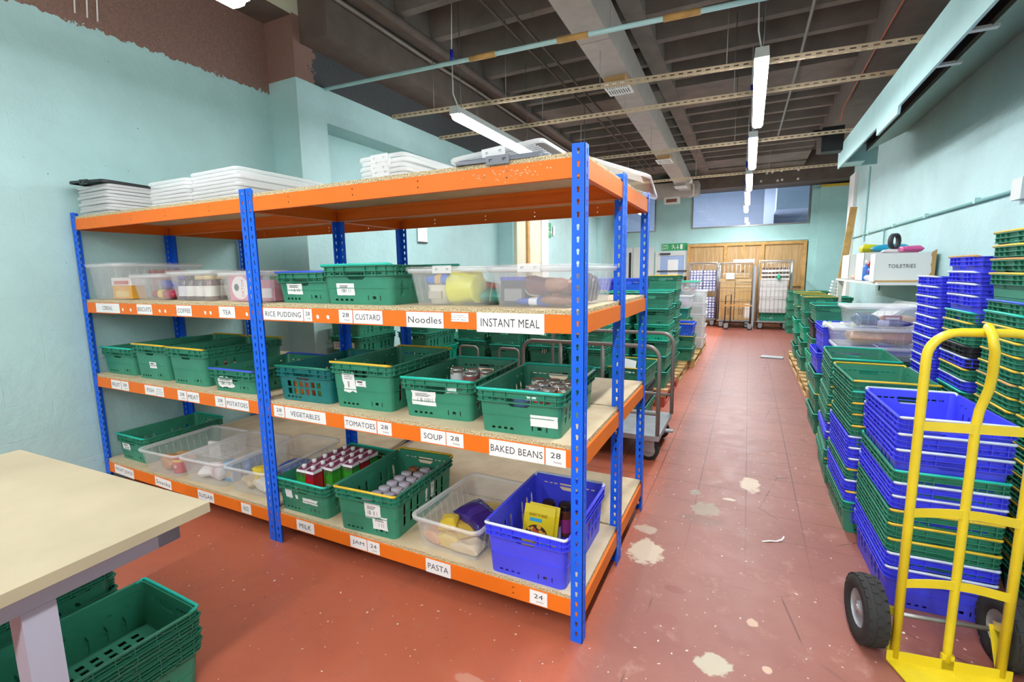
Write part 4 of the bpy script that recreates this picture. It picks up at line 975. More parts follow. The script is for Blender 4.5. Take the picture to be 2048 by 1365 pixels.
def milk(x, y, z, rot, red, group='milk cartons'):
    t = empty('milk_carton', (x, y, z), R(rot), ('red' if red else 'green')+' long life milk carton with white cap above the MILK label', 'carton', group+(' red' if red else ' green'))
    w, h = .033, .195; c = flat('c01f2a' if red else '3f9a2e', .35)
    MB().box(-w, w, -w, w, 0, h).obj('carton', c, t)
    m = MB(); m.add([(-w, -w, h), (w, -w, h), (w, w, h), (-w, w, h), (-w, -w+.006, h+.012), (w, -w+.006, h+.012), (w, w, h+.024), (-w, w, h+.024)], [(0, 1, 5, 4), (4, 5, 6, 7), (1, 2, 6, 5), (3, 0, 4, 7), (2, 3, 7, 6)])
    m.obj('sloped_top', flat('ebe4e6'), t)
    m = MB(); rnd = random.Random(int(x*900+y*77))
    for i in range(5):
        xx = -w+.007+i*.0125
        m.add([(xx, -w-.0006, h), (xx+.006, -w-.0006, h), (xx-.004+rnd.uniform(0, .014), -w-.0006, h-.04)], [(0, 2, 1)])
        m.add([(w+.0006, xx, h), (w+.0006, xx+.006, h), (w+.0006, xx+rnd.uniform(-.006, .008), h-.03)], [(0, 2, 1)])
        m.add([(xx-.003, -w+.0045, h+.0132), (xx+.005, -w+.0045, h+.0132), (xx+.009, w-.002, h+.0251), (xx+.001, w-.002, h+.0251)], [(0, 1, 2, 3)])
    m.obj('navy_flag_print', flat('2a2250'), t)
    m = MB()
    for i in range(4):
        xx = -w+.012+i*.014
        m.add([(xx, -w-.0008, h), (xx+.003, -w-.0008, h), (xx+.001, -w-.0008, h-.022)], [(0, 2, 1)]); m.add([(xx, -w+.0045, h+.0136), (xx+.0045, -w+.0045, h+.0136), (xx+.005, w-.002, h+.0255), (xx, w-.002, h+.0255)], [(0, 1, 2, 3)])
    m.obj('pink_flag_print', flat('c8445c'), t)
    MB().box(w-.0001, w+.0006, -w*.7, w*.7, .02, .10).obj('printed_panel', flat('d6d8d2') if red else flat('cfe0c4'), t)
    for wd, zz in (('LONG', .105), ('LIFE', .09)): text(wd, t, flat('f0eeee'), width=.03, height=.012, loc=(-.005, -w-.0008, zz), rot=(PI/2, 0, 0))
    MB().lathe([(.0135, h+.012), (.0135, h+.034), (.012, h+.037), (0, h+.037)], 14).obj('cap', flat('e9e6e6', .35), t)
pat = [(0, 1, 1, 0), (0, 1, 0, 0), (1, 1, 0, 0), (1, 0, 1, 1), (1, 1, 0, 0), (0, 1, 0, 1)]
for j in range(6):
    for i in range(4):
        if j == 5 or (i, j) in ((3, 0), (3, 1), (2, 0)): continue
        x, y = inloc(c_mi, -.108+i*.070+(.01 if j == 0 else 0), -.165+j*.082)
        milk(x, y, Z1+.0035+(.02 if True else 0)-.02, random.uniform(-8, 8), pat[j][i])
c_ja = crate_f(-1.158, .024, Z1, 3.6, 'green', 'yellow', 'tall green crate of jars with yellow bar above the JAM label', 'tall')
sticker(c_ja, .045, .135, .10, .085, h=.235, torn=.25); sticker(c_ja, .085, .075, .095, .075, h=.235, torn=.3)
sticker(c_ja, .06, .13, .035, .09, 'side', h=.235, torn=.3); sticker(c_ja, .0, .12, .02, .08, 'side', h=.235, ink=False)
for j in range(8):
    for i in range(3):
        if (i, j) in ((0, 7), (1, 7)): continue
        x, y = inloc(c_ja, -.03+i*.074, -.225+j*.07+(i % 2)*.01)
        open_ = (i, j) in ((2, 1), (2, 3), (2, 0), (0, 6))
        jar(x, y, Z1+.0035, 'b9b6c2' if not open_ else '8a5a3a', '3a1a14', None, 'jam jar with pale grey lid above the JAM label' if not open_ else 'dark jam jar with brown lid above the JAM label', 'grey lidded jam jars' if not open_ else 'brown lidded jam jars', .0335, .165)
t = tub(-.679, .30, Z1, -2, .40, .58, .165, 'clear open tub of pasta bags above the PASTA label')
bag(-.61, .23, Z1+.075, 62, .17, .26, .075, '2e1f66', 'shiny purple pasta bag lying on top in the pasta tub', seed=41, tilt=(5, -6), gloss=.12, col2='3a2a78')
bag(-.735, .15, Z1+.065, 20, .10, .13, .06, 'd6b63c', 'small clear bag of yellow macaroni in the pasta tub', seed=42, gloss=.2)
bag(-.665, .18, Z1+.05, 50, .13, .2, .05, 'c9a844', 'yellow pasta under the purple bag in the pasta tub', seed=43, gloss=.4)
bag(-.70, .10, Z1+.004, 85, .08, .15, .07, 'ddc06a', 'pale yellow pasta packet against the front of the pasta tub', seed=44)
bag(-.79, .12, Z1+.004, 70, .1, .14, .06, 'd9a884', 'pink tan pasta packet at the front left of the pasta tub', seed=45)
bag(-.60, .10, Z1+.004, 90, .1, .16, .06, 'd8c6a2', 'cream pasta bag at the front right of the pasta tub', seed=46)
bag(-.66, .42, Z1+.004, 10, .24, .2, .06, 'c8b068', 'pasta bag at the back of the pasta tub', seed=47)
c_bl = crate_f(-.26, .022, Z1, 0, 'blue', 'white', 'blue crate with white bar at the aisle end of the lowest shelf', 'tall')
for i, (px, py, lc, gc, bd, hh) in enumerate(((-.055, .13, '2a1a1c', '5a2c1c', None, .165), (.03, .14, '241c1a', '6a3a24', 'a83a86', .165), (-.09, .05, '2a1a1c', '54301c', None, .15), (.0, .06, '3a2a5c', '6a3a24', 'b8bcd0', .15), (.12, .08, 'c8742a', 'a8551c', 'd8d0c0', .15))):
    x, y = inloc(c_bl, px, py)
    jar(x, y, Z1+.0035, lc, gc, bd, ['dark lidded sauce jar at the back left of the blue crate', 'sauce jar with magenta band at the back of the blue crate', 'sauce jar hidden behind the yellow sachets in the blue crate', 'sauce jar with purple lid beside the sachets in the blue crate', 'orange sauce jar by the upright in the blue crate'][i], 'sauce jars in the blue crate', .036, hh)
for i, (px, py, rz) in enumerate(((-.055, -.03, 8), (-.04, -.012, 6))):
    x, y = inloc(c_bl, px, py)
    t = empty('sauce_sachet', (x, y, Z1+.004), 0, ['front yellow sauce sachet with a picture of a pan in the blue crate', 'rear yellow sauce sachet just behind the front one'][i], 'sachet', 'yellow sachets in the blue crate', rot=(R(-9), R(4), R(rz)))
    w, h = .076, .205
    lp = [[(-w, -.004, 0), (w, -.004, 0), (w, .004, 0), (-w, .004, 0)], [(-w, -.009, h*.3), (w, -.009, h*.3), (w, .009, h*.3), (-w, .009, h*.3)], [(-w, -.008, h*.8), (w, -.008, h*.8), (w, .008, h*.8), (-w, .008, h*.8)], [(-w, -.001, h), (w, -.001, h), (w, .001, h), (-w, .001, h)]]
    MB().loft(lp, 0, False).obj('pouch', flat('dfc51f', .3), t)
    if i == 0:
        text("SHAKE 'N' BAKE", t, flat('7a3a1a'), width=.09, height=.016, loc=(-.005, -.0095, h*.78), rot=(PI/2, 0, 0))
        m = MB().box(-.045, .015, -.0105, -.0085, h*.62, h*.70); m.obj('blue_flash', flat('3aa3c8'), t)
        m = MB().lathe([(0, 0), (.053, 0), (.053, .001)], 20, 0, False, Matrix.Translation((-.008, -.0095, h*.34)) @ Matrix.Rotation(PI/2, 4, 'X') @ Matrix.Diagonal((1, .8, 1, 1))); m.obj('pan_picture', flat('4a2c1a'), t)
        m = MB(); rnd = random.Random(5)
        for _ in range(26):
            a, r_ = rnd.uniform(0, 6.28), .046*math.sqrt(rnd.random()); s = rnd.uniform(.007, .012)
            m.lathe([(0, 0), (s, 0), (s, .001)], 6, rnd.choice((0, 0, 1)), False, Matrix.Translation((-.008+r_*math.cos(a), -.0105-rnd.random()*.0008, h*.34+r_*.8*math.sin(a))) @ Matrix.Rotation(PI/2, 4, 'X'))
        m.obj('food_picture', [flat('e0a93a'), flat('c2542e')], t)
        MB().box(.02, .062, -.0105, -.0085, .005, .035).obj('teal_patch', flat('2a8f96'), t)
# lids on the top shelf
for i in range(9):
    lid(-3.43+.008*math.sin(i*2.1), .30+.006*math.cos(i*3), Z4+.013+i*.0215, random.uniform(-1.5, 1.5), .39, .55, 'clear lid, %s of the pile topped by the black lid' % ('lowest' if i == 0 else ORD[i]+' from the bottom'), clip=False)
lid(-3.45, .29, Z4+.013+9*.0215+.006, 1, .42, .58, 'black lid topping the pile of clear lids by the wall', M_black, (R(-1), R(3), R(1)))
for i in range(7):
    lid(-2.60+.01*math.sin(i*1.7), .30, Z4+.013+i*.0215, random.uniform(-2, 2), .40, .52, 'clear lid, %s of the middle pile of frosted lids' % ('lowest' if i == 0 else ORD[i]+' from the bottom'), clip=False)
for i in range(8):
    lid(-2.16+.012*math.sin(i*2.7), .34, Z4+.013+i*.0205, random.uniform(-2, 2), .44, .60, 'frosted lid, %s of the large pile left of the middle upright' % ('lowest' if i == 0 else ORD[i]+' from the bottom'), clip=False)
for i in range(5):
    lid(-.95+.006*math.sin(i*2.7), .29, Z4+.013+i*.021, -3+random.uniform(-1, 1), .28, .50, 'clear clipped lid, %s of the small pile right of the middle upright' % ('lowest' if i == 0 else ORD[i]+' from the bottom'))
lid(-1.20, .34, Z4+.013, 0, .12, .42, 'narrow clear lid lying flat left of the small pile', clip=False)
lid(-.36, .26, Z4+.013, 2, .40, .52, 'dark grey clipped lid lying flat near the aisle end', mat('grey_lid', '6b6f78', .35), clip=True)
lid(-.40, .29, Z4+.064, 2, .42, .50, 'clear clipped lid tilted on the dark grey lid', None, (R(2), R(-5), R(2)))
lid(-.10, 1.0, Z4+.075, 0, .36, .46, 'clear lid propped at a slant on the rear unit at the aisle end', M_frost, (R(-6), R(21), R(3)), clip=False)

# ================================================================== right side of the aisle
G, B = 'green', 'blue'
Y_, Wh, T_ = 'yellow', 'white', 'teal'
stA = stack(1.341, 1.10, 2, 'the front stack behind the yellow hand truck',
      [(.88, B, Wh), (.806, B, Wh), (.736, B, Wh), (.64, G, T_), (.586, B, Wh), (.524, B, Wh), (.458, G, Y_), (.394, G, Y_), (.323, G, Y_), (.258, B, Wh), (.19, B, Wh)], .003)
stB = stack(1.285, 1.745, 1.5, 'the second stack along the aisle',
      [(.90, G, Y_), (.838, G, T_), (.773, G, Y_), (.708, G, Y_), (.643, G, Y_), (.578, B, Wh), (.513, B, Wh), (.448, B, Wh), (.384, G, Y_), (.319, B, Wh), (.254, B, Y_), (.19, G, T_)], .006)
stC = stack(1.29, 2.43, -2, 'the third stack along the aisle',
      [(.905, G, T_), (.84, G, T_), (.775, G, T_), (.71, G, Y_), (.645, G, T_), (.58, G, Y_), (.515, G, T_), (.45, B, Wh), (.385, B, Wh), (.32, G, T_), (.255, G, T_), (.19, G, Y_)], .007)
stD = stack(1.33, 3.62, 0, 'the stack holding the blue box of bottles', [(.83, B, B), (.64, G, T_), (.45, G, Y_), (.26, G, T_)], .006)
for o_ in stD: o_.location.z -= .07
blue_box = crate(1.36, 3.62, .762, 0, B, B, 'blue box of small bottles beside the clear tubs', 'tall')
rnd = random.Random(4)
for i in range(16):
    x = 1.22+(i % 4)*.085; y = 3.40+(i//4)*.13
    t = empty('small_bottle', (x, y, .765+.0), rnd.random()*6, 'small toiletry bottle in the blue box by the clear tubs', 'bottle', 'small bottles in the blue box', rot=(R(rnd.uniform(-8, 8)), R(rnd.uniform(-8, 8)), 0))
    MB().lathe([(.026, 0), (.028, .01), (.028, .19), (.02, .21)], 10).obj('bottle', flat(rnd.choice(['8a6ac0', 'c9c4e0', 'a6cf6a', '9a7ad0', 'c86ab8'])), t)
    MB().lathe([(.016, .205), (.018, .245), (.0, .25)], 10).obj('cap', flat(rnd.choice(['cfe89a', 'f0eeee', '9ad05a', 'e8e0f0'])), t)
# clear tubs behind the third stack
stS = stack(1.50, 3.03, 90, 'the low stack under the clear tubs', [(.79, G, T_), (.59, G, Y_), (.39, G, T_), (.19, G, T_)], .004)
tb = tub(1.50, 3.03, .80, 90, .42, .60, .10, 'lowest shallow clear tub of the three beside the tall blue stack', 'frost', False)
tb = tub(1.49, 3.04, .915, 90, .46, .64, .13, 'middle clear tub of peach packets beside the tall blue stack', 'frost', False)
tb = tub(1.56, 3.03, 1.062, 92, .42, .62, .155, 'top clear tub of snack bags beside the tall blue stack', 'frost', False)
bag(1.40, 2.98, .922, 0, .22, .3, .1, 'd8a88c', 'peach packet at the left of the middle clear tub', seed=51); bag(1.60, 3.0, .922, 0, .24, .3, .1, 'c98f78', 'brown pink packet at the right of the middle clear tub', seed=52)
bag(1.52, 2.91, 1.068, 80, .08, .34, .05, '35347c', 'navy packet in the top clear tub beside the blue stack', seed=53, col2='b8b8d8')
bag(1.62, 3.06, 1.068, 85, .1, .3, .07, 'c9a878', 'tan bag on top in the top clear tub', seed=54)
bag(1.40, 2.98, 1.068, 10, .14, .2, .09, '4a6a8a', 'blue grey bag at the left of the top clear tub', seed=55)
carton(1.56, 2.90, 1.118, 3, .12, .02, .035, 'b04a50', 'red carton in the top clear tub', panel='d8d8d8')
# stacks by the right wall, short ends to the aisle
stG0 = stack(1.975, 1.02, -90, 'the stack at the right edge of the photo', [(1.10-.065*i, G, Y_) for i in range(14)]+[(.19, G, Y_)], .004)
rims = [(1.685, G, Y_), (1.617, G, Y_), (1.55, G, 'brown'), (1.48, G, Y_), (1.345, G, B), (1.288, G, T_), (1.224, G, Y_), (1.16, G, Y_), (1.095, G, Y_), (1.03, G, Y_), (.965, G, 'brown'), (.90, G, Y_), (.835, G, Y_), (.77, G, Y_)]
stG1 = stack(1.965, 1.45, -90, 'the tallest green stack by the right wall', rims+[(.704-.0642*i, G, Y_) for i in range(9)], .005)
rims = [(1.575, B, 'brown'), (1.487, B, Wh), (1.42, B, Wh), (1.354, B, Wh), (1.262, G, T_), (1.205, G, Y_), (1.14, G, Y_), (1.075, 'black', 'black'), (1.01, B, Wh), (.945, G, Y_), (.88, B, Wh), (.815, G, T_), (.75, B, Wh), (.685, G, Y_), (.62, B, Wh)]
stG2 = stack(1.945, 1.95, -90, 'the mixed stack by the right wall', rims+[(.554-.0606*i, B, Wh) for i in range(7)], .006)
stG3 = stack(1.93, 2.47, -90, 'the tall blue stack by the wall', [(1.455-.0667*i, B, Wh) for i in range(20)], .005)
carton(1.80, 1.40, 1.352, 60, .16, .05, .02, 'e8e4e0', 'folded white paper on the tallest green stack', name='folded_paper', cat='paper')
# stacks on pallets farther along
def pallet(x0, x1, y0, y1, label, red=False):
    t = empty('wooden_pallet', ((x0+x1)/2, (y0+y1)/2, 0), 0, label, 'pallet', 'pallets'); w, l = (x1-x0)/2, (y1-y0)/2
    m_ = M_pallet if not red else mat('red_pallet_paint', 'b34a3a', .6)
    for i in range(5):
        y = -l+.05+i*(2*l-.1)/4; MB().box(-w, w, y-.05, y+.05, .118, .14).obj('deck_board', M_pallet, t)
    for i in range(3):
        x = -w+.05+i*(2*w-.1)/2
        MB().box(x-.05, x+.05, -l, l, .096, .118).obj('stringer', m_, t); MB().box(x-.05, x+.05, -l, l, 0, .02).obj('skid', m_, t)
        for y in (-l+.07, 0, l-.07): MB().box(x-.05, x+.05, y-.07, y+.07, .02, .096).obj('block', m_, t)
    return t
pallet(1.22, 2.2, 4.62, 5.75, 'wooden pallet under the green crates right of the aisle, nearer one')
pallet(1.22, 2.2, 5.85, 7.6, 'wooden pallet under the yellow-barred crates right of the aisle, farther one')
def pile(x, y, rot, desc, base, cols, hstep=.178, typ='std'):
    n = len(cols); return stack(x, y, rot, desc, [(base+HGT[typ]+hstep*(n-1-i), c[0], c[1], typ) for i, c in enumerate(cols)], .012)
pile(1.43, 5.0, 0, 'the pallet stack with a black crate', .142, [(G, T_), ('black', 'black'), (G, T_), ('bright green', T_), (G, T_)], .192)
pile(1.43, 5.95+.1, 0, 'the nearer yellow-topped pallet stack', .142, [(G, Y_), (G, T_), ('bright green', T_), (G, T_), (G, T_)], .203)
pile(1.43, 7.15, 0, 'the farther yellow-topped pallet stack', .142, [(G, Y_), (G, Y_), ('bright green', T_), (G, T_), (G, T_)], .203)
pile(1.92, 5.0, 0, 'the pallet stack by the wall shelf', .142, [(G, T_), (G, T_), (G, Y_), (G, T_)], .20)
pile(1.93, 6.1, 2, 'the second pallet stack by the wall shelf', .142, [(G, T_), (G, T_), (G, T_), (G, T_)], .21)
pile(1.93, 7.1, 0, 'the third pallet stack by the wall shelf', .142, [(G, T_), (G, T_), (G, T_), (G, T_)], .21)
sb = pile(2.0, 4.05, 90, 'the stack of blue crates before the TOILETRIES box', 0, [(B, Wh), (B, Wh), (B, Wh), (B, Wh), (B, Wh)], .19)
carton(1.92, 4.0, .951, 10, .5, .36, .03, 'b9c0c8', 'flat grey tray lying on the blue crates before the TOILETRIES box', name='flat_tray', cat='tray')
carton(1.86, 3.95, .983, -15, .22, .12, .05, '5a5048', 'dark brown packet on the grey tray', name='packet', cat='packet')
carton(2.07, 4.05, .983, 20, .2, .14, .025, '3a3a38', 'black folder on the grey tray', name='folder', cat='folder')
carton(2.15, 4.1, 1.009, 30, .14, .1, .03, 'b09058', 'small tan carton on the black folder')
t = empty('foam_sheet', (1.93, 5.0, .965), 0, 'white foam sheet leaning on the green crates below the shelf', 'sheet', rot=(R(0), R(-30), R(20)))
MB().box(-.30, .30, -.16, .16, 0, .03).obj('sheet', M_white, t)
# wall shelf with boxes
t = empty('wall_shelf', (2.12, 6.3, 0), 0, 'long white shelf along the right wall holding the TOILETRIES box', 'shelf')
MB().box(-.27, .28, -1.35, 1.55, 1.325, 1.355).obj('board', M_white, t)
for x, y in ((.24, -1.25), (-.22, 1.45)): MB().box(x-.03, x+.03, y-.03, y+.03, 0, 1.325).obj('leg', M_white, t)
def open_box(x, y, z, rot, w, d, h, label, words=None, ragged=False):
    t = empty('card_box', (x, y, z), R(rot), label, 'box', 'card boxes on the wall shelf'); q = .004
    m = MB().box(-w/2, w/2, -d/2, d/2, 0, q).box(-w/2, w/2, -d/2, -d/2+q, 0, h).box(-w/2, w/2, d/2-q, d/2, 0, h).box(-w/2, -w/2+q, -d/2, d/2, 0, h).box(w/2-q, w/2, -d/2, d/2, 0, h)
    m.obj('carton', M_cardw, t)
    if words: text(words, t, M_ink, width=w*.46, height=h*.13, loc=(-.02, -d/2-.002, h*.55), rot=(PI/2, 0, 0))
    if ragged:
        rnd = random.Random(2); pts = [(w/2-.02, 0)]+[(w/2-.045+rnd.uniform(0, .022), h*i/12) for i in range(13)]+[(w/2+.004, h+.03), (w/2+.004, 0)]
        MB().plate(pts, [], .004, Matrix.Translation((0, -d/2-.001, 0)) @ Matrix.Rotation(PI/2, 4, 'X')).obj('torn_edge', M_card, t)
        MB().box(-w*.48, w*.3, -d/2-.004, -d/2-.001, -.0, .02).obj('torn_base', M_card, t)
    return t
open_box(2.11, 5.25, 1.357, -4, .53, .38, .325, 'white card box reading TOILETRIES on the wall shelf', 'TOILETRIES', True)
open_box(2.12, 6.15, 1.357, 0, .5, .5, .36, 'plain white card box behind the TOILETRIES box')
open_box(2.12, 7.2, 1.357, 0, .5, .6, .36, 'white card box at the far end of the wall shelf')
for i, (x, y, z, sx, sy, sz, c, lb) in enumerate((
        (1.99, 6.3, 1.715, .2, .24, .12, 'cfc62a', 'yellow bag sticking out of the box behind TOILETRIES'), (2.16, 6.03, 1.715, .18, .4, .1, '2aa0c8', 'bright blue bag sticking out behind the TOILETRIES box'),
        (2.18, 5.25, 1.685, .2, .3, .08, 'd65a9a', 'pink bag lying on the TOILETRIES box'), (2.05, 5.4, 1.685, .14, .2, .05, 'e6e2e4', 'white bag lying on the TOILETRIES box'),
        (1.93, 5.55, 1.357, .14, .16, .07, 'e6d8e4', 'pale pink pack on the shelf left of the TOILETRIES box'), (1.94, 5.72, 1.357, .14, .16, .08, 'eee8ee', 'white pack on the shelf left of the TOILETRIES box'),
        (1.92, 5.6, 1.43, .12, .16, .09, '2a3a9a', 'navy pack on the white packs left of TOILETRIES'), (1.92, 5.62, 1.525, .1, .12, .08, 'c8342a', 'red pack topping the pile left of TOILETRIES'),
        (1.93, 6.6, 1.357, .14, .18, .07, 'e6b8a0', 'peach pack farther along the wall shelf'))):
    bag(x, y, z, 90*(i % 2), sx, sy, sz, c, lb, seed=60+i)
for i, (x, y, c, lb) in enumerate(((1.90, 5.86, '2f74c8', 'tall blue bottle on the wall shelf'), (1.91, 5.98, 'd0b040', 'tall yellow bottle on the wall shelf'))):
    t = empty('bottle', (x, y, 1.357), 0, lb+' left of TOILETRIES', 'bottle'); MB().lathe([(.04, 0), (.042, .02), (.042, .17), (.02, .21)], 12).obj('bottle', flat(c), t); MB().lathe([(.016, .21), (.018, .26), (0, .262)], 10).obj('cap', flat('e8e8e8'), t)
t = empty('tape_roll', (2.04, 5.40, 1.826), 0, 'dark grey tape roll standing on the box behind TOILETRIES', 'tape', rot=(PI/2, 0, R(50)))
MB().loft([[(r*math.cos(2*PI*i/20), r*math.sin(2*PI*i/20), z) for i in range(20)] for r, z in ((.07, 0), (.09, 0), (.09, .05), (.07, .05))], 0, True, False, False, None, True).obj('roll', M_inkg, t)
t = empty('timber_plank', (2.05, 9.5, 0), 0, 'long brown timber plank leaning on the white wall end', 'plank', rot=(R(3), R(4.3), 0))
MB().box(-.055, .055, -.02, .02, 0, 2.66).obj('plank', M_timber, t)
t = empty('egg_tray_pile', (1.72, 8.3, 0), 0, 'tilted pile of striped grey and white trays past the yellow-topped stacks', 'trays', rot=(0, R(10), 0))
for i in range(8): MB().box(-.08, .08, -.1, .1, .9+i*.055, .93+i*.055).obj('tray', M_cardw if i % 2 else M_greyw, t)
MB().box(-.09, .09, -.12, .12, 0, .9).obj('stand', M_card, t)
pile(2.08, 9.0, 0, 'the far stack near the leaning plank', 0, [(G, T_), (G, T_), (G, T_), (G, T_), (G, T_)], .2)
pile(1.60, 11.6, 0, 'the dark stack right of the white cage', 0, [(G, G), (G, G), (G, G), (G, G), (G, G)], .2)
pile(2.05, 11.6, 0, 'the far right stack near the back wall', 0, [(G, G), (G, G), (G, G), (G, G), (G, G)], .2)
# ---------------------------------------------------------------- hand truck
A = R(9)
t = empty('hand_truck', (1.288, .462, 0), A, 'yellow sack truck with pneumatic tyres in front of the blue crates', 'trolley')
ht = t; hw = .165; top = 1.295
def tub_obj(path, r, name, m_=M_yellow): return MB().tube(path, r, 12).obj(name, m_, t)
arc = lambda cx, cz, r, a0, a1, n=6: [(cx+r*math.cos(R(a0+(a1-a0)*i/n)), 0, cz+r*math.sin(R(a0+(a1-a0)*i/n))) for i in range(n+1)]
tub_obj([(-hw, 0, .02)]+[(-hw+.0, 0, .6)]+arc(-hw+.09, top-.09, .09, 180, 90)+arc(hw-.09, top-.09, .09, 90, 0)+[(hw, 0, .6), (hw, 0, .02)], .0155, 'frame_tube')
tub_obj([(.0, .0, .04), (.0, 0, .10), (0, 0, .96), (.005, .0, 1.02), (.02, -.008, 1.10), (.018, -.02, 1.16), (0, -.05, 1.24), (-.01, -.045, 1.295), (-.005, -.012, 1.318), (.0, .0, 1.308)], .0145, 'middle_tube')
MB().box(-.019, .019, -.012, .004, .012, .07).obj('flattened_foot', M_yellow, t)
for z, bow in ((.955, 0), (.62, .015), (.335, .02)):
    m = MB(); n = 8
    lp = [[(-hw+2*hw*i/n, -.010+dy-bow*math.sin(PI*i/n)*0, z+dz+bow*math.sin(PI*i/n)) for dy, dz in ((-.002, -.017), (.002, -.017), (.002, .017), (-.002, .017))] for i in range(n+1)]
    m.loft(lp, 0, False); m.obj('cross_strap', M_yellow, t)
m = MB().add([(-hw-.03, -.01, .006), (hw+.03, -.01, .006), (hw-.02, -.23, .006), (-hw+.02, -.23, .006), (-hw-.03, -.01, .012), (hw+.03, -.01, .012), (hw-.02, -.23, .012), (-hw+.02, -.23, .012)], [(3, 2, 1, 0), (4, 5, 6, 7), (0, 1, 5, 4), (1, 2, 6, 5), (2, 3, 7, 6), (3, 0, 4, 7)])
m.box(-hw-.03, hw+.03, -.012, -.008, .012, .05); m.obj('toe_plate', M_yellow, t)
AX = (.10, .135)
MB().tube([(-.25, AX[0], AX[1]), (.25, AX[0], AX[1])], .009, 10).obj('axle', M_grey, t)
for s in (-1, 1):
    m = MB().bar((s*hw, .008, .20), (s*(hw+.02), AX[0], AX[1]+.02), .004, .03).bar((s*(hw+.02), AX[0], AX[1]+.02), (s*(hw+.005), .01, .03), .004, .03, 0, (1, 0, 0)); m.obj('axle_bracket', M_yellow, t)
    w = empty('wheel', (s*.232, AX[0], AX[1]), 0, parent=t, rot=(0, PI/2, 0)); r = .135
    MB().lathe([(.075, -.032), (.085, -.04), (.115, -.042), (.128, -.034), (r, -.018), (r, .018), (.128, .034), (.115, .042), (.085, .04), (.075, .032)], 28, 0, True, None, False, False).loft([[(rr_*math.cos(2*PI*i/28), rr_*math.sin(2*PI*i/28), z) for i in range(28)] for rr_, z in ((.075, .032), (.07, .0), (.075, -.032))], 0, True, False, False).obj('tyre', M_rubber, w)
    m = MB()
    for i in range(22):
        for k, (zz, off) in enumerate(((-.026, 0), (0, .5), (.026, 0))):
            a = 2*PI*(i+off)/22; Mx = Matrix.Rotation(a, 4, 'Z') @ Matrix.Translation((r-.004 if k == 1 else r-.008, 0, zz)); m.box(-.004, .006, -.014, .014, -.010, .010, 0, Mx)
    m.obj('tread', M_rubber, w)
    MB().lathe([(.074, -.03), (.07, -.02), (.045, -.012), (.03, -.016), (.026, -.03), (0, -.03)], 20, 0, True, None, False, True).lathe([(.074, .03), (.07, .02), (.045, .012), (.03, .016), (.026, .03), (0, .03)], 20, 0, True, None, False, True).obj('rim', M_galv, w)
    MB().lathe([(.013, -.036), (.013, .036), (0, .036)], 10).obj('hub', M_steel, w)
# ================================================================== packing bench and crates under it
t = empty('packing_bench', (-.784, -.956, 0), R(1.9), 'wooden topped packing bench with grey frame at the lower left', 'bench')
MB().box(-1.074, 0, -2.2, 0, .872, .90).obj('bench_top', mat('bench_plywood', 'ada083', .6, var=.14, vscale=3), t)
m = MB().box(-1.04, -.045, -2.15, -.05, .80, .872)
MB().box(-1.04, -.985, -2.15, -.06, .815, .8715).box(-.10, -.045, -2.15, -.06, .815, .8715).box(-1.04, -.045, -.115, -.06, .815, .8715).box(-1.04, -.045, -2.15, -2.10, .815, .8715).obj('frame', M_tubeg if False else mat('grey_lilac_frame', 'a19fae', .45), t)
FR_ = MATS['grey_lilac_frame']
for x, y in ((-.075, -.36), (-.935, -.36), (-.075, -1.9), (-.935, -1.9)): MB().box(x-.03, x+.03, y-.03, y+.03, 0, .8145).obj('leg', FR_, t)
stack(-1.437, -1.065, -1, 'the low stack under the bench corner', [(.303, G, T_, 'thin'), (.271, G, G, 'thin'), (.239, G, G, 'thin'), (.207, G, G, 'thin'), (.175, G, G, 'thin')], .004)
stack(-1.95, -1.10, 1, 'the taller stack deep under the bench', [(.565, G, G, 'thin'), (.52, G, G, 'thin'), (.475, 'black', 'black', 'thin'), (.43, G, G, 'thin'), (.385, 'bright green', T_, 'thin'), (.34, G, G, 'thin'), (.295, G, G, 'thin'), (.25, G, G, 'thin'), (.21, G, G, 'thin'), (.175, G, G, 'thin')], .012)
# ================================================================== behind the rack
def castor(t, x, y, r=.08):
    w = empty('castor', (x, y, 0), 0, parent=t)
    MB().lathe([(r*.55, -.018), (r*.95, -.02), (r, -.012), (r, .012), (r*.95, .02), (r*.55, .018)], 22, 0, True, Matrix.Translation((0, 0, r)) @ Matrix.Rotation(PI/2, 4, 'X')).obj('tyre', M_rubber, w)
    MB().lathe([(r*.66, -.021), (r*.5, -.022), (r*.2, -.024), (0, -.024)], 16, 0, False, Matrix.Translation((0, 0, r)) @ Matrix.Rotation(PI/2, 4, 'X'), True, True).lathe([(r*.66, .021), (r*.5, .022), (0, .024)], 16, 0, False, Matrix.Translation((0, 0, r)) @ Matrix.Rotation(PI/2, 4, 'X')).obj('hub', M_galv, w)
    MB().box(-.05, .05, -.035, -.029, r-.01, 2*r+.01).box(-.05, .05, .029, .035, r-.01, 2*r+.01).box(-.055, .055, -.045, .045, 2*r+.006, 2*r+.014).obj('fork', M_galv, w)
t = empty('platform_trolley', (-.63, 2.40, 0), 0, 'grey platform trolley with two tube hoops behind the rack', 'trolley')
MB().box(-.62, .60, -.36, .36, .185, .225).obj('deck', M_galv, t)
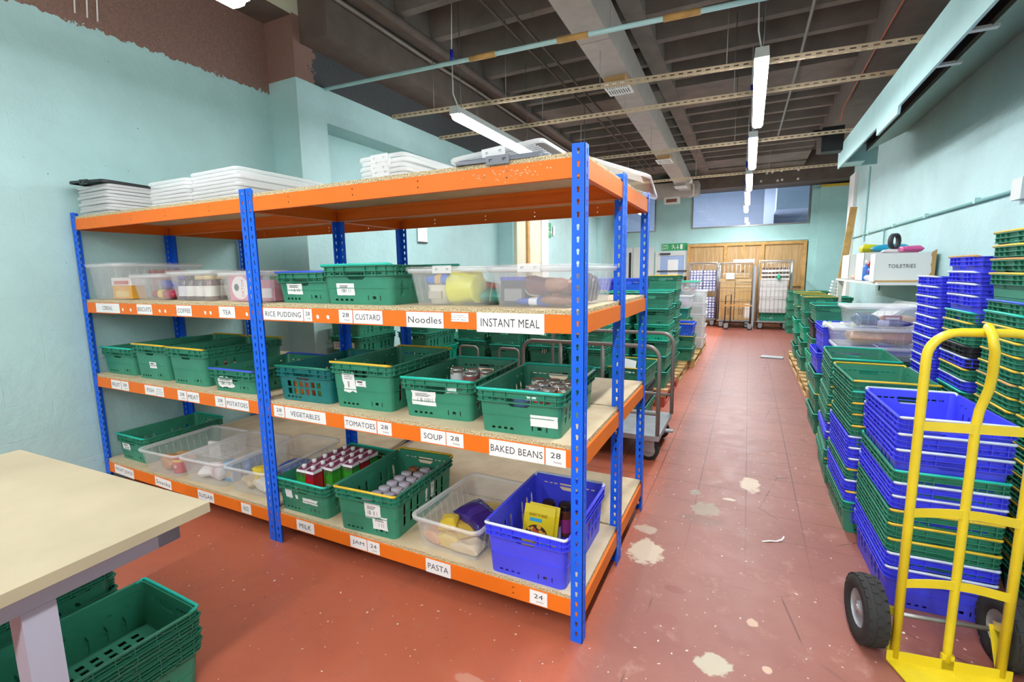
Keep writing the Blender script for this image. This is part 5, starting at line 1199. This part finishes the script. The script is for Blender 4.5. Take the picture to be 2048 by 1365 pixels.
for s, x1, x0, zt in ((-1, .585, -.58, .94), (1, .60, -.56, .965)):
    y = s*.335; r = .10
    p = [(x1, y, .225), (x1, y, zt-r)]+[(x1-r+r*math.cos(R(a)), y, zt-r+r*math.sin(R(a))) for a in (15, 30, 45, 60, 75, 90)]+[(x0+r+r*math.cos(R(a)), y, zt-r+r*math.sin(R(a))) for a in (90, 105, 120, 135, 150, 165)]+[(x0, y, zt-r), (x0, y, .225)]
    h_ = MB().tube(p, .0165, 10).obj('hoop', M_tubeg, t)
    MB().tube([(x1, y, .40), (x0, y, .40)], .014, 8).tube([(x1-.45, y, .40), (x1-.45, y, zt)], .016, 8).tube([(x0+.35, y, .40), (x0+.35, y, zt)], .016, 8).obj('rail', M_tubeg, h_)
for x in (.51, -.53):
    for y in (-.28, .28): castor(t, x, y, .085)
MB().box(.60, .66, -.02, .04, .16, .175).obj('brake_pedal', M_galv, t)
t = empty('small_trolley', (-1.72, 2.55, 0), 0, 'small trolley with two narrow tube loops behind the SOUP crate', 'trolley')
MB().box(-.30, .45, -.2, .2, .15, .19).obj('deck', M_galv, t)
for x in (-.235, .215):
    w = .105; r = .04; zt = .80
    p = [(x-w, -.18, .19), (x-w, -.18, zt-r)]+[(x-w+r-r*math.cos(R(a)), -.18, zt-r+r*math.sin(R(a))) for a in (30, 60, 90)]+[(x+w-r+r*math.sin(R(a)), -.18, zt-r+r*math.cos(R(a))) for a in (0, 30, 60, 90)]+[(x+w, -.18, .19)]
    MB().tube(p, .0125, 8).obj('loop_handle', M_tubeg, t)
for x in (-.24, .38):
    for y in (-.14, .14): castor(t, x, y, .06)
pile(-3.08, 2.12, 0, 'the wall-side stack behind the rack', 0, [(G, T_), (G, T_), ('dark teal', B), (G, T_), (G, T_), (G, T_)], .18)
s_ = [o for o in COL.objects if o.get('label', '').endswith('second from top of the wall-side stack behind the rack')][0]
sticker(s_, -.09, .10, .13, .08, torn=.1); sticker(s_, .06, .10, .12, .07, torn=.1)
pile(-2.62, 2.62, 0, 'the second stack behind the rack', 0, [(G, T_), (G, T_), ('bright green', T_), (G, T_), (G, T_), (G, T_)], .18)
pile(-2.30, 3.25, 0, 'the stack with a black crate behind the rack', 0, [(G, T_), (G, T_), ('black', 'black'), (G, T_), (G, T_)], .19)
pile(-2.72, 3.35, 0, 'the stack nearest the recessed wall behind the rack', 0, [(G, T_), (G, T_), (G, Y_), (G, T_)], .19)
pile(-1.80, 3.15, 0, 'the fourth stack behind the rack', 0, [(G, T_), (G, T_), (G, B), (G, T_), (G, T_)], .185)
pile(-1.36, 3.22, 0, 'the stack behind the platform trolley', 0, [(G, T_), (G, T_), (G, T_), (G, T_), (G, T_)], .185)
pile(-.92, 3.22, 0, 'the stack right of those behind the platform trolley', 0, [(G, T_), (G, T_), (G, T_), (G, T_), (G, Y_)], .185)
cr = crate(-.50, 3.22, .19, 0, 'black', 'black', 'black crate under the open yellow-barred crates by the trolley'); crate(-.50, 3.22, .0, 0, G, T_, 'green crate on the floor under the black crate by the trolley')
o1 = crate(-.49, 3.23, .385, -2, G, Y_, 'open green crate with yellow bar just behind the trolley hoops'); 
t = empty('paper_sheet', (-.55, 3.14, .50), 0, 'white paper sheet standing in the open crate behind the trolley', 'paper', rot=(R(-25), R(15), R(25)))
MB().box(-.1, .1, -.001, .001, 0, .14).obj('sheet', M_paper, t)
pallet(-1.40, -.24, 3.72, 4.85, 'red edged pallet under the green stacks left of the aisle', True)
pallet(-1.40, -.24, 4.95, 6.05, 'second wooden pallet left of the aisle')
pallet(-1.00, -.16, 6.2, 8.6, 'third wooden pallet left of the aisle under the clear tubs')
pile(-.46, 4.32, 0, 'the aisle-side stack left of the aisle', .142, [(G, T_), (G, T_), ('bright green', T_), (G, T_), (G, T_), (G, T_)], .187)
pile(-.90, 4.30, 0, 'the second stack on the red edged pallet', .142, [(G, T_), (G, T_), (G, T_), (G, T_), (G, T_), (G, T_)], .187)
pile(-1.32, 4.30, 0, 'the third stack on the red edged pallet', .142, [(G, Y_), (G, T_), (G, T_), (G, T_), (G, T_), (G, T_)], .187)
pile(-.50, 5.30, 0, 'the yellow-barred stack behind the aisle-side stack', .142, [(G, Y_), (G, T_), (G, T_), (G, T_), (G, T_), (G, T_), (G, T_)], .187)
pile(-.95, 5.30, 0, 'the blue-topped stack behind the green ones', .142, [('bright blue', B), (B, B), (G, T_), (G, T_), (G, T_), (G, T_), (G, T_)], .18)
pile(-1.4, 5.3, 0, 'the stack with a purple blue top', .142, [(B, B), (G, Y_), (G, T_), (G, T_), (G, T_), (G, T_), (G, T_)], .18)
pile(-.36, 6.25, 0, 'the small stack with a bright blue crate', .142, [('bright blue', 'yellow'), (G, Y_), (G, T_)], .19)
pile(-.50, 6.85, 0, 'the stack under the white paper box', .142, [(G, T_), (G, T_), (G, T_), (G, T_)], .19)
t = tub(-.48, 6.85, .905, 0, .42, .58, .2, 'frosted tub with pink packets on the green crates left of the aisle', 'frost', False, M_frost)
bag(-.44, 6.66, .912, 0, .2, .1, .12, 'd88aa6', 'pink packet seen through the frosted tub', seed=70)
for i in range(5):
    tub(-.30, 7.60, .142+i*.205, 0, .40, .58, .20, 'clear tub, %s in the tall pile at the end of the pallets' % ('lowest' if i == 0 else ORD[i]+' from the bottom'), 'clear' if i == 4 else False, False, M_frost, 'clear tubs piled at the end of the pallets')
    for j in range(3): carton(-.40+j*.1, 7.46, .15+i*.205, 0, .08, .1, .12, ['d8d4d8', 'c9b8a6', 'a8b0c0'][(i+j) % 3], 'pale carton inside the tall pile of clear tubs', group='cartons inside the tall pile of clear tubs')
t = tub(-.46, 7.2, 1.17, 0, .5, .58, .16, 'clear tub with green lid topping the left piles', False, False, M_clear)
lid_mesh(.5, .58).obj('lid', M_green2, t, (0, 0, .166))
pile(-.52, 7.25, 0, 'the stack under the green lidded tub', .142, [(G, T_), (G, T_), (G, T_), (G, T_), (G, T_)], .2095) if False else None
for i in range(5):
    crate(-.78, 7.3, .142+i*.19, 0, G, T_, 'green crate, %s of the stack beside the clear tub pile' % ('lowest' if i == 0 else ORD[i]+' from the bottom'))
for j in range(4): carton(-.60+j*.1, 7.0, 1.176, 10*j-15, .07, .06, .07, ['e8e4e4', 'd8c8c8'][j % 2], 'small white carton in the green lidded tub', group='small cartons in the green lidded tub', panel='c87a7a')
tag(MB().box(-.03, .03, -.02, .02, 0, .02).obj('paper_scrap', M_paper, None, (.79, .95, 0)), 'crumpled white paper scrap on the floor by the second stack', 'paper')
t = empty('paper_scrap', (.74, 1.18, .001), R(25), 'torn white paper strip curling on the aisle floor', 'paper')
MB().loft([[(x, -.006, z), (x, .006, z), (x, .006, z+.001), (x, -.006, z+.001)] for x, z in ((-.06, 0), (-.02, .004), (.02, .001), (.05, .012), (.06, .03))], 0, True).obj('strip', M_paper, t)
bpy.data.objects.remove([o for o in COL.objects if o.get('label') == 'crumpled white paper scrap on the floor by the second stack'][0])
t = empty('flattened_packet', (1.03, 7.6, 0), R(-8), 'flat silvery packet lying on the floor at the end of the aisle', 'packet')
MB().box(-.22, .12, -.1, .1, 0, .02).obj('packet', M_galv, t)
# ================================================================== roll cages at the back
def cage(x, y, w, d, h, label, rot=0):
    t = empty('roll_cage', (x, y, 0), R(rot), label, 'cage', 'roll cages at the back')
    MB().box(-w/2, w/2, -d/2, d/2, .19, .215).obj('base', M_galv, t)
    def panel(x0, x1, ax, v, nm, skip=0):
        m = MB(); P_ = (lambda a, z: (a, v, z)) if ax == 'x' else (lambda a, z: (v, a, z))
        m.tube([P_(x0, .21), P_(x0, h-.03), P_(x0+.03, h), P_(x1-.03, h), P_(x1, h-.03), P_(x1, .21)], .013, 8)
        n = max(3, int((x1-x0)/.09))
        for i in range(1, n): m.tube([P_(x0+(x1-x0)*i/n, .22), P_(x0+(x1-x0)*i/n, h-.02)], .003, 5)
        for i in range(7): m.tube([P_(x0, .3+i*(h-.35)/6), P_(x1, .3+i*(h-.35)/6)], .0035, 5)
        m.obj(nm, M_steel, t)
    panel(-w/2, w/2, 'x', d/2, 'back_panel'); panel(-w/2, w/2, 'x', -d/2, 'front_panel'); panel(-d/2, d/2, 'y', -w/2, 'side_panel'); panel(-d/2, d/2, 'y', w/2, 'side_panel')
    for sx in (-1, 1):
        for sy in (-1, 1): castor(t, sx*(w/2-.09), sy*(d/2-.09), .078)
    return t
cage(-.57, 12.75, .72, .8, 1.72, 'left roll cage full of blue and white drink packs')
cage(.25, 12.45, .80, .72, 1.70, 'middle roll cage full of brown cardboard boxes')
cage(1.15, 12.35, .74, .72, 1.73, 'right roll cage with white boxes above a green crate')
for c in range(2):
    for r_ in range(9):
        z = .22+r_*.145
        if c == 1 and 4 <= r_ < 5: continue
        t = empty('drinks_pack', (-.74+c*.34, 12.55, z), 0, 'blue and white drinks pack in the left roll cage', 'pack', 'drinks packs in the left roll cage')
        MB().box(-.16, .16, -.14, .14, 0, .138).obj('wrap', flat('5a68b8') if (c+r_) % 2 else flat('8890c8'), t)
        m = MB()
        for k in range(4):
            for q in range(2): m.lathe([(0, 0), (.032, 0), (.03, .006), (0, .01)], 10, 0, True, Matrix.Translation((-.12+k*.08, -.14, .035+q*.068)) @ Matrix.Rotation(PI/2, 4, 'X'))
        m.obj('can_ends', flat('dfe2f0'), t)
for i, (x, z, w, h, c) in enumerate(((.06, .22, .36, .47, 'c39a63'), (.44, .22, .37, .47, 'c7a06a'), (.06, .695, .36, .36, 'cba672'), (.44, .695, .37, .36, 'c9a46c'), (.06, 1.06, .36, .25, 'd2b07c'), (.44, 1.06, .37, .07, 'd6b684'), (.44, 1.135, .36, .07, 'cfae7a'), (.44, 1.21, .37, .08, 'd6b684'), (.25, 1.32, .6, .06, 'd2b07c'), (.25, 1.385, .66, .05, 'd9c09a'))):
    t = empty('cardboard_box', (x, 12.40, z), 0, 'brown cardboard box in the middle cage, %s' % ['bottom left', 'bottom right', 'second row left', 'second row right', 'third row left', 'lowest of the thin ones right', 'middle of the thin ones right', 'top of the thin ones right', 'wide one above the thin ones', 'topmost wide one'][i], 'box', 'cardboard boxes in the middle cage')
    MB().box(-w/2+.004, w/2-.004, -.28, .28, 0, h-.004).obj('carton', flat(c, .8), t)
    if i in (0, 1):
        m = MB()
        for k in range(4): m.box(.02+k*.03-(.1 if i else 0), .03+k*.03-(.1 if i else 0), -.281, -.2795, .12+.02*(k % 2), .34-.03*(k % 3))
        m.obj('printed_marks', M_inkg, t)
    if i == 1: MB().box(.06, .17, -.282, -.28, .05, .42).obj('white_label', M_paper, t)
tag(MB().box(-.1, .1, -.003, .003, -.08, .08).obj('notice', M_paper, None, (.12, 12.08, 1.36)), 'white sheet hung on the front of the middle cage', 'notice')
carton(.42, 12.45, 1.72, 0, .5, .3, .07, 'eceae6', 'long white box laid across the top of the middle cage')
carton(.69, 12.12, 0.0, 0, .05, .05, 1.6, 'a9b4bd', 'tall grey blue board standing at the right of the middle cage', name='board', cat='board')
for i, z in enumerate((.43, .77, 1.08)):
    t = empty('white_sack_box', (1.13, 12.3, z), 0, 'large white box in the right cage, %s' % ['lowest', 'middle', 'upper'][i], 'box', 'white boxes in the right cage')
    MB().loft([rr(.30, .27, 0, .03), rr(.31, .28, .08, .03), rr(.305, .275, [.335, .305, .16][i], .03)], 0, False).obj('carton', flat('dedad8', .6), t)
for i in range(3):
    z = 1.25+i*.105
    t = empty('bottle_tray', (1.15, 12.3, z), 0, 'white tray of dark bottles in the right cage, %s' % ['lowest', 'middle', 'top'][i], 'tray', 'bottle trays in the right cage')
    MB().box(-.31, .31, -.27, .27, 0, .05).obj('tray', flat('e8e6e4'), t)
    m = MB()
    for k in range(8): m.lathe([(.028, .05), (.03, .098), (0, .1)], 8, 0, True, Matrix.Translation((-.27+k*.077, -.22, 0)))
    m.obj('bottles', flat('4a3a3a'), t)
crate(1.14, 12.35, .218, 90, 'bright green', T_, 'bright green crate at the bottom of the right cage')
tag(MB().loft([rr(.03, .01, -.06, .01), rr(.045, .012, -.03, .01), rr(.03, .01, .05, .01), rr(.01, .006, .07, .005)], 0, True).obj('tag', M_green2, None, (1.22, 11.96, 1.33)), 'small green tag hung on the right cage', 'tag')
t = empty('frame_trolley', (.30, 11.75, 0), 0, 'thin black frame trolley with a wooden bar before the middle cage', 'trolley')
MB().tube([(-.25, 0, .12), (-.25, 0, .86), (-.12, 0, .9), (-.12, 0, .12)], .012, 8).tube([(.33, 0, .12), (.33, 0, .75)], .012, 8).tube([(-.25, 0, .14), (.33, 0, .14)], .012, 8).obj('frame', M_black, t)
MB().box(-.27, .36, -.03, .03, .60, .64).obj('wooden_bar', M_timber, t)
for x in (-.22, .33): castor(t, x, 0, .07)
